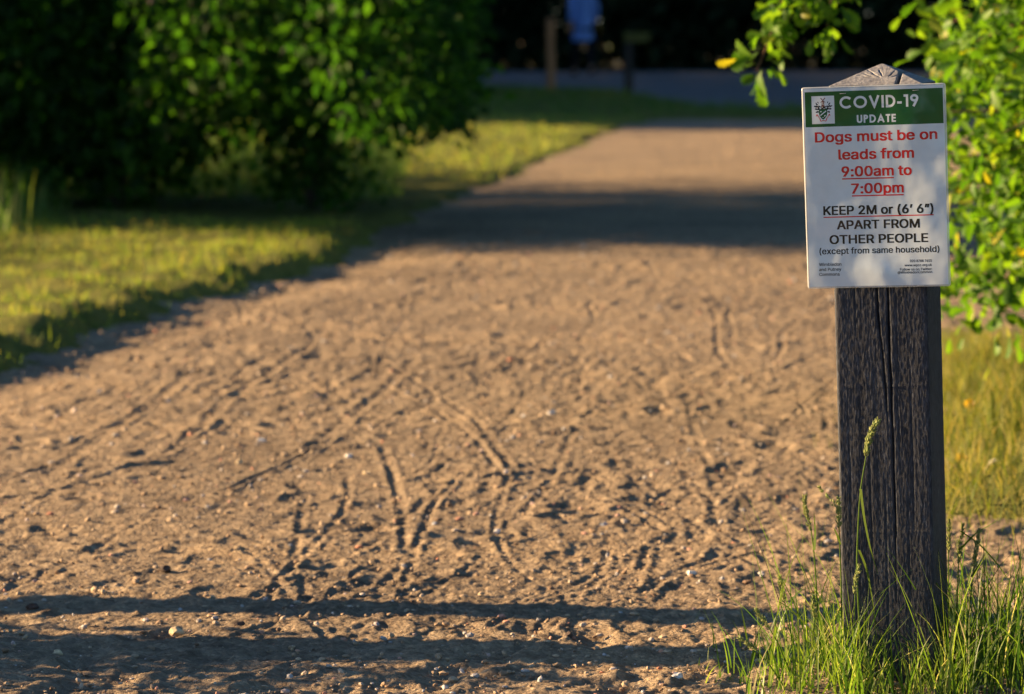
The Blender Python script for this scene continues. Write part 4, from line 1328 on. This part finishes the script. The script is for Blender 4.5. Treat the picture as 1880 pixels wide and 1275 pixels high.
# the shaded trees left of the path
gsk = np.random.default_rng(21)
skirt = []
for i in range(520):                                  # drooping sprays that reach towards the path
    x = -0.26 - 3.0 * gsk.uniform() ** 1.1; y = gsk.uniform(17.5 if x > -1.7 else 19.3, 21.0)
    lo = np.interp(x, [-3.2, -1.7, -1.4, -0.5, -0.22], [0.35, 0.40, 0.50, 0.50, 0.62])
    skirt.append((x, y, gsk.uniform(lo, 1.45 if x > -1.7 else 2.3)))
for i in range(26):                                   # the foremost sprays, which catch the sun
    skirt.append((gsk.uniform(-1.45, -0.34), gsk.uniform(16.7, 17.5), gsk.uniform(0.60, 1.5)))
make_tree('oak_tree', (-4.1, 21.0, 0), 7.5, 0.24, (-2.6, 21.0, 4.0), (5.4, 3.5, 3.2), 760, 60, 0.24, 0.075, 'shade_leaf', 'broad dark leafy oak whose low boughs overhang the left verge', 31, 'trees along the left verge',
          keep=lambda C: ((C[:, 0] < -0.75) & (C[:, 2] > np.where(C[:, 1] > 21.8, 1.5, np.where(C[:, 0] > -1.7, 1.05, 0.5)))) | (C[:, 2] > 2.0), limbs=34, extra=skirt)  # upper crown widened over the path, out of view, to block sky light


def shrub(name, base, r, h, n_cl, per, leaf, mat, label, seed, spread=0.1, group=None):
    g = np.random.default_rng(seed); root = empty(name, base)
    mb = MB(); C = []
    for i in range(9):
        a = g.uniform(0, 6.28); e = np.array([math.cos(a) * r * g.uniform(0.2, 0.9), math.sin(a) * r * g.uniform(0.2, 0.9), h * g.uniform(0.6, 1.0)])
        v, q = tube(smooth_curve([(0, 0, -0.05), e * np.array([0.4, 0.4, 0.55]), e], 8), np.linspace(0.014, 0.004, 8) * max(1, h), 5); mb.add(v, q)
    mb.build('stem', M['bark'], root, True)
    d = g.normal(size=(n_cl, 3)); d /= np.linalg.norm(d, axis=1, keepdims=True)
    C = d * (g.uniform(0.2, 1, n_cl) ** 0.5)[:, None] * np.array([r, r, h * 0.5]) + np.array([0, 0, h * 0.52])
    C = C * (1 + 0.12 * np.sin(C[:, :1] * 9 + seed))
    C = C[C[:, 2] > 0.04]
    V, F = leaves_on(C, per, spread, leaf, g, simple_leaf(), 0.2)
    mesh_np('foliage', V, F, M[mat], root)
    return tag(root, label, 'shrub', group)


shrub('shrub', (-1.98, 19.2, 0.05), 0.55, 1.3, 210, 30, 0.075, 'shade_leaf', 'dense dark shrub filling the gap under the left oak', 41, 0.10)
shrub('shrub', (-2.75, 19.6, 0.05), 0.68, 1.45, 210, 30, 0.075, 'shade_leaf', 'dark shrub at the far left against the oak boughs', 42, 0.10)
shrub('shrub', (-0.98, 19.0, 0.03), 0.24, 0.6, 44, 24, 0.055, 'shade_leaf', 'small dark bush at the verge below the drooping boughs', 43, 0.07)

shrub('shrub', (-6.3, 19.35, 0.05), 1.55, 1.75, 420, 26, 0.12, 'shade_leaf', 'wide low shrub added out of view to shade the left lawn', 44, 0.16)  # unseen shrub, sized to shade the lawn but not the oak sprays

# trees farther left: they throw the shade over the oak, the path and the far track
for i, (x, y, r, hh) in enumerate([(-8.5, 20.9, 1.6, 8.0), (-9.0, 24.0, 2.3, 8.5), (-14.5, 23.0, 2.6, 10.0)]):
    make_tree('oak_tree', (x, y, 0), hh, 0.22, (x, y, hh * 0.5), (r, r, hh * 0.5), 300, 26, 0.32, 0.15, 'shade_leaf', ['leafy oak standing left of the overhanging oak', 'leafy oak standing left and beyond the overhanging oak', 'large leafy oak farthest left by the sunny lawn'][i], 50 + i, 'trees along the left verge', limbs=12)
for i, (x, y, r, hh) in enumerate([(-9.5, 42.5, 3.0, 11), (-8.0, 48.5, 3.4, 12), (-10.5, 54.5, 3.6, 12), (-9.5, 61.0, 3.8, 13), (-11.0, 68.0, 3.8, 13), (-15, 45, 3.8, 13), (-17, 58, 4, 13)]):
    make_tree('oak_tree', (x, y, 0), hh, 0.3, (x + 0.5, y, hh * 0.5), (r, r, hh * 0.5), 260, 20, 0.5, 0.30, 'far_leaf', 'tall dark oak left of the grey track, %s' % ['nearest the sunny lawn', 'second from the lawn', 'midway along the track', 'near its far bend', 'at the wood edge', 'behind the first one', 'farthest left'][i], 60 + i, 'trees beside the grey track', limbs=10)


def shade_hedge():  # unseen leaf wall added to keep low sun off the far track
    g = np.random.default_rng(98); n = 2600
    y = g.uniform(37.4, 75, n); z = g.uniform(0.05, 1, n)
    C = np.stack([-8.2 + g.normal(0, 0.5, n), y, z * (4.2 + 0.5 * np.sin(y * 0.9) + 0.3 * np.sin(y * 2.7))], -1)
    V, F = leaves_on(C, 22, 0.3, 0.26, g, simple_leaf(), 0.2)
    o = mesh_np('shade_hedge', V, F, M['far_leaf'])
    tag(o, 'tall ragged dark leaf screen added left of the grey track to block the sun', 'shade_hedge')


shade_hedge()

make_tree('oak_tree', (6.6, 19.5, 0), 9, 0.28, (5.2, 20.5, 5.3), (4.4, 4.2, 3.6), 560, 34, 0.35, 0.16, 'shade_leaf', 'tall unseen oak added right of the path to block sky light', 111, limbs=12)  # added out of view to block sky light from the right
# far wood: dark trees with low crowns and undergrowth
for i, (x, y, r, hh) in enumerate([(-6.5, 80, 4.2, 12), (-1.8, 79, 3.6, 13), (2.6, 80.5, 3.8, 12), (6.6, 79.5, 3.6, 13), (10.8, 80, 4.0, 12), (15.2, 79, 4.0, 13), (-11.5, 78, 4.0, 13), (0.5, 86, 4.5, 15), (9, 87, 4.5, 15)]):
    make_tree('oak_tree', (x, y, 0), hh, 0.32, (x, y - 0.5, hh * 0.5), (r, r * 0.9, hh * 0.52), 300, 22, 0.5, 0.34, 'far_leaf', 'dark tree of the wood behind the grey track, %s' % ['left of the walker', 'straight behind the brown stake', 'right behind the walker', 'above the notice post', 'behind the sunlit young oak', 'right end of the row', 'left end of the row', 'second row behind the stake', 'second row behind the notice'][i], 80 + i, 'dark trees of the far wood', limbs=10)
# added out of view: high boughs over the track that block sky light
for i, (x, y) in enumerate([(9.5, 46.0), (10.5, 56.0), (9.5, 66.0)]):
    make_tree('oak_tree', (x, y, 0), 11, 0.32, (x - 2.5, y, 6.2), (6.0, 4.8, 3.6), 420, 20, 0.5, 0.32, 'far_leaf', 'unseen spreading oak added right of the grey track, %s' % ['nearest the path', 'the middle one', 'nearest the wood'][i], 95 + i, 'sky-blocking trees added right of the grey track', limbs=16)


def undergrowth():
    g = np.random.default_rng(97)
    n = 2600
    C = np.stack([g.uniform(-15, 18, n), g.uniform(75.5, 80, n), g.uniform(0.0, 1, n)], -1)
    C[:, 2] = 0.1 + C[:, 2] * (3.4 + 0.8 * np.sin(C[:, 0] * 1.3) + 0.4 * np.sin(C[:, 0] * 3.1))
    V, F = leaves_on(C, 18, 0.35, 0.30, g, simple_leaf(), 0.2)
    o = mesh_np('undergrowth', V, F, M['far_leaf'])
    tag(o, 'dark undergrowth along the edge of the far wood', 'undergrowth', kind='stuff')


undergrowth()

# near the camera on the left, outside the picture: what throws the bands of shade across the foreground
make_tree('young_tree', (-2.25, 6.59, 0), 5.5, 0.075, (-2.35, 8.7, 4.0), (1.1, 1.1, 1.4), 90, 20, 0.2, 0.08, 'shade_leaf', 'slim young tree leaning over the near left verge', 120, limbs=8)
shrub('sky_screen_bush', (3.1, 6.2, 0), 1.25, 3.4, 300, 26, 0.11, 'shade_leaf', 'tall unseen bush added right of the post to block sky light', 122, 0.22)  # unseen bush added to keep sky light off the post's right side
p2 = empty('wooden_post')
p2.matrix_world = Matrix.Translation((-1.98, 6.13, 0)) @ Matrix.Rotation(R(-32), 4, 'X') @ Matrix.Rotation(R(6), 4, 'Z')
tag(p2, 'plain square timber post leaning away on the near left verge', 'post')
make_post(p2, 0.3, 5.0)
shrub('shrub', (-2.0, 6.27, -0.02), 0.33, 0.48, 90, 22, 0.05, 'shade_leaf', 'low bush beside the plain post on the near verge', 121, 0.06)

# trees behind the viewpoint: they show only as reflections in the laminate
for i, (x, y, r, hh) in enumerate([(-13, -24, 3.2, 7), (-5.5, -28, 3.0, 8), (2.5, -30, 3.4, 8), (-20, -18, 3.2, 8)]):
    make_tree('oak_tree', (x, y, 0), hh, 0.25, (x, y, hh * 0.52), (r, r, hh * 0.46), 200, 20, 0.4, 0.24, 'shade_leaf', 'oak behind the viewpoint, %s' % ['left of the way back', 'beside the way back', 'closing the way back', 'far out left'][i], 130 + i, 'trees behind the viewpoint', limbs=8)

# ------------------------------------------------------------------ far stakes and the walker
def stake(px, base_py, top_py, width, lean, mat, label, board=None):
    d = 7050 / (base_py - 35.0); x = (px - 940) / (base_py - 35.0)
    h = (base_py - top_py) / 7050 * d
    root = empty('wooden_stake', (x, d, float(lawn_z(np.array([x]), np.array([d]))[0]) * 0.5))
    root.rotation_euler = (0, lean, 0.2)
    w = width / 2
    prof = [(-0.3, 1.0), (0.02, 1.0), (h * 0.5, 0.98), (h - 0.03, 0.97), (h - 0.008, 0.9), (h, 0.72)]
    ring = np.array([(-1, -0.8), (-0.8, -1), (0.8, -1), (1, -0.8), (1, 0.8), (0.8, 1), (-0.8, 1), (-1, 0.8)])
    V = [np.concatenate([ring * w * k, np.full((8, 1), z)], 1) for z, k in prof]
    V.append(np.array([[0, 0, h + 0.004]]))
    V = np.concatenate(V); n = len(prof)
    j = np.arange(8)
    top = np.stack([(n - 1) * 8 + j, (n - 1) * 8 + (j + 1) % 8, np.full(8, n * 8)], -1)
    mesh_np('shaft', V, [grid_faces(8, n, True), top], mat, root)
    if board:
        bw, bh = board
        X = np.array([-bw * 0.2, bw * 0.8]); pts = []
        for y in (-w - 0.028, -w - 0.004):
            for (a, c) in [(X[0], h - bh), (X[1] - 0.02, h - bh), (X[1], h - bh + 0.02), (X[1], h - 0.02), (X[1] - 0.02, h), (X[0], h)]:
                pts.append((a, y, c))
        pts = np.array(pts); j = np.arange(6)
        sides = np.stack([j, (j + 1) % 6, 6 + (j + 1) % 6, 6 + j], -1)
        caps = np.array([[0, 1, 2, 3, 4, 5], [11, 10, 9, 8, 7, 6]])
        mesh_np('board', pts, [sides, caps], M['board'], root)
    tag(root, label, 'stake')


stake(1012, 176, 38, 0.10, -0.02, M['stake'], 'brown square stake standing on the mound left of the walker')
stake(1154, 176, 60, 0.10, -0.01, flat_mat('dark_timber', (0.05, 0.04, 0.035), 0.9, 0.2, 0.3, 20), 'darker short stake with a small olive board at its top', (0.34, 0.13))


def skin_mesh(name, verts, edges, radii, mat, parent, root=0, sub=2):
    me = bpy.data.meshes.new(name)
    me.from_pydata([tuple(v) for v in verts], edges, [])
    o = bpy.data.objects.new(name, me); COL.objects.link(o)
    m = o.modifiers.new('skin', 'SKIN'); m.use_smooth_shade = True
    s = o.modifiers.new('sub', 'SUBSURF'); s.levels = s.render_levels = sub
    for v, r in zip(me.skin_vertices[0].data, radii):
        v.radius = (r, r) if not isinstance(r, tuple) else r
        v.use_root = False
    me.skin_vertices[0].data[root].use_root = True
    me.materials.append(mat)
    dg = bpy.context.evaluated_depsgraph_get()
    nm = bpy.data.meshes.new_from_object(o.evaluated_get(dg)); nm.name = name
    bpy.data.objects.remove(o)
    o = bpy.data.objects.new(name, nm); COL.objects.link(o); o.parent = parent
    if not nm.materials: nm.materials.append(mat)
    return o


def walker():
    x, y = (1070 - 940) / 107.0, 7050 / 107.0
    root = empty('person', (x, y, 0.02)); root.rotation_euler = (0, 0, R(14))
    # seen from behind, mid-stride; joints of one continuous body (metres)
    v = []; e = []; r = []
    def add(p, rad, link=None):
        v.append(p); r.append(rad)
        if link is not None: e.append((link, len(v) - 1))
        return len(v) - 1
    pel = add((0, 0, 0.90), (0.15, 0.10))
    wai = add((0, 0.01, 1.08), (0.13, 0.09), pel)
    che = add((0, 0.02, 1.28), (0.155, 0.10), wai)
    sho = add((0, 0.01, 1.40), (0.12, 0.075), che)
    nec = add((0, 0.02, 1.48), 0.05, sho)
    he1 = add((0, 0.035, 1.57), (0.072, 0.085), nec)
    he2 = add((0, 0.04, 1.66), (0.075, 0.092), he1)
    add((0, 0.035, 1.73), (0.05, 0.06), he2)
    add((0, 0.145, 1.60), 0.014, he1)                      # nose, turned away
    for sx in (-1, 1):
        add((sx * 0.085, 0.03, 1.615), 0.014, he1)          # ears
    for sx, st in ((-1, 1), (1, -1)):
        a = add((sx * 0.17, 0.01, 1.38), 0.055, sho)
        b = add((sx * 0.235, -0.05 - 0.05 * st, 1.12), 0.042, a)
        c = add((sx * 0.225, 0.06 - 0.10 * st, 0.90), 0.032, b)
        h = add((sx * 0.220, 0.09 - 0.11 * st, 0.83), (0.034, 0.018), c)
        for i, (dy, ln) in enumerate([(-0.03, 0.062), (-0.01, 0.076), (0.01, 0.08), (0.03, 0.07)]):
            k = add((sx * 0.218, 0.10 + dy - 0.11 * st, 0.79), 0.009, h)
            k = add((sx * 0.214, 0.11 + dy - 0.11 * st, 0.79 - ln * 0.5), 0.0085, k)
            add((sx * 0.206, 0.115 + dy - 0.11 * st, 0.79 - ln), 0.007, k)
        t = add((sx * 0.19, 0.12 - 0.11 * st, 0.82), 0.011, h)
        add((sx * 0.18, 0.14 - 0.11 * st, 0.785), 0.009, t)
        hp = add((sx * 0.09, 0, 0.84), 0.095, pel)
        kn = add((sx * 0.10, 0.10 * st + 0.03, 0.48), 0.060, hp)
        an = add((sx * 0.10, 0.19 * st - 0.02, 0.10 + (0.05 if st < 0 else 0)), 0.04, kn)
        add((sx * 0.11, 0.19 * st + 0.13, 0.04 + (0.02 if st < 0 else 0)), 0.035, an)
    skin_mesh('body', v, e, r, M['skin'], root)
    # loose long shirt
    sv = [(0, 0, 0.585), (0, 0, 0.62), (0, 0.0, 0.80), (0, 0.01, 1.05), (0, 0.02, 1.28), (0, 0.01, 1.41), (0, 0.02, 1.45)]
    sr = [(0.215, 0.16), (0.215, 0.16), (0.20, 0.15), (0.175, 0.125), (0.175, 0.125), (0.13, 0.09), (0.065, 0.06)]
    se = [(i, i + 1) for i in range(6)]
    for sx, st in ((-1, 1), (1, -1)):
        k = len(sv)
        sv += [(sx * 0.175, 0.01, 1.37), (sx * 0.237, -0.05 - 0.05 * st, 1.12), (sx * 0.228, 0.05 - 0.095 * st, 0.92)]
        sr += [0.075, 0.060, 0.048]; se += [(5, k), (k, k + 1), (k + 1, k + 2)]
    skin_mesh('shirt', sv, se, sr, M['shirt'], root)
    tv = [(0, 0, 0.92)]; tr = [(0.165, 0.115)]; te = []
    for sx, st in ((-1, 1), (1, -1)):
        k = len(tv)
        tv += [(sx * 0.09, 0, 0.82), (sx * 0.10, 0.10 * st + 0.03, 0.48), (sx * 0.10, 0.19 * st - 0.02, 0.12 + (0.05 if st < 0 else 0))]
        tr += [0.108, 0.074, 0.056]; te += [(0, k), (k, k + 1), (k + 1, k + 2)]
    skin_mesh('trousers', tv, te, tr, M['trousers'], root)
    for sx, st in ((-1, 1), (1, -1)):
        up = 0.03 if st < 0 else 0
        skin_mesh('shoe', [(sx * 0.10, 0.19 * st - 0.06, 0.045 + up), (sx * 0.105, 0.19 * st + 0.05, 0.045 + up), (sx * 0.11, 0.19 * st + 0.16, 0.035 + up)], [(0, 1), (1, 2)], [0.045, 0.047, 0.035], M['shoe'], root)
    skin_mesh('hair', [(0, 0.0, 1.56), (0, -0.005, 1.65), (0, 0.02, 1.735), (0, 0.07, 1.74)], [(0, 1), (1, 2), (2, 3)], [0.068, (0.088, 0.09), 0.075, 0.05], M['hair'], root)
    tag(root, 'person in a loose light blue shirt and dark trousers walking in the shade', 'person')


walker()
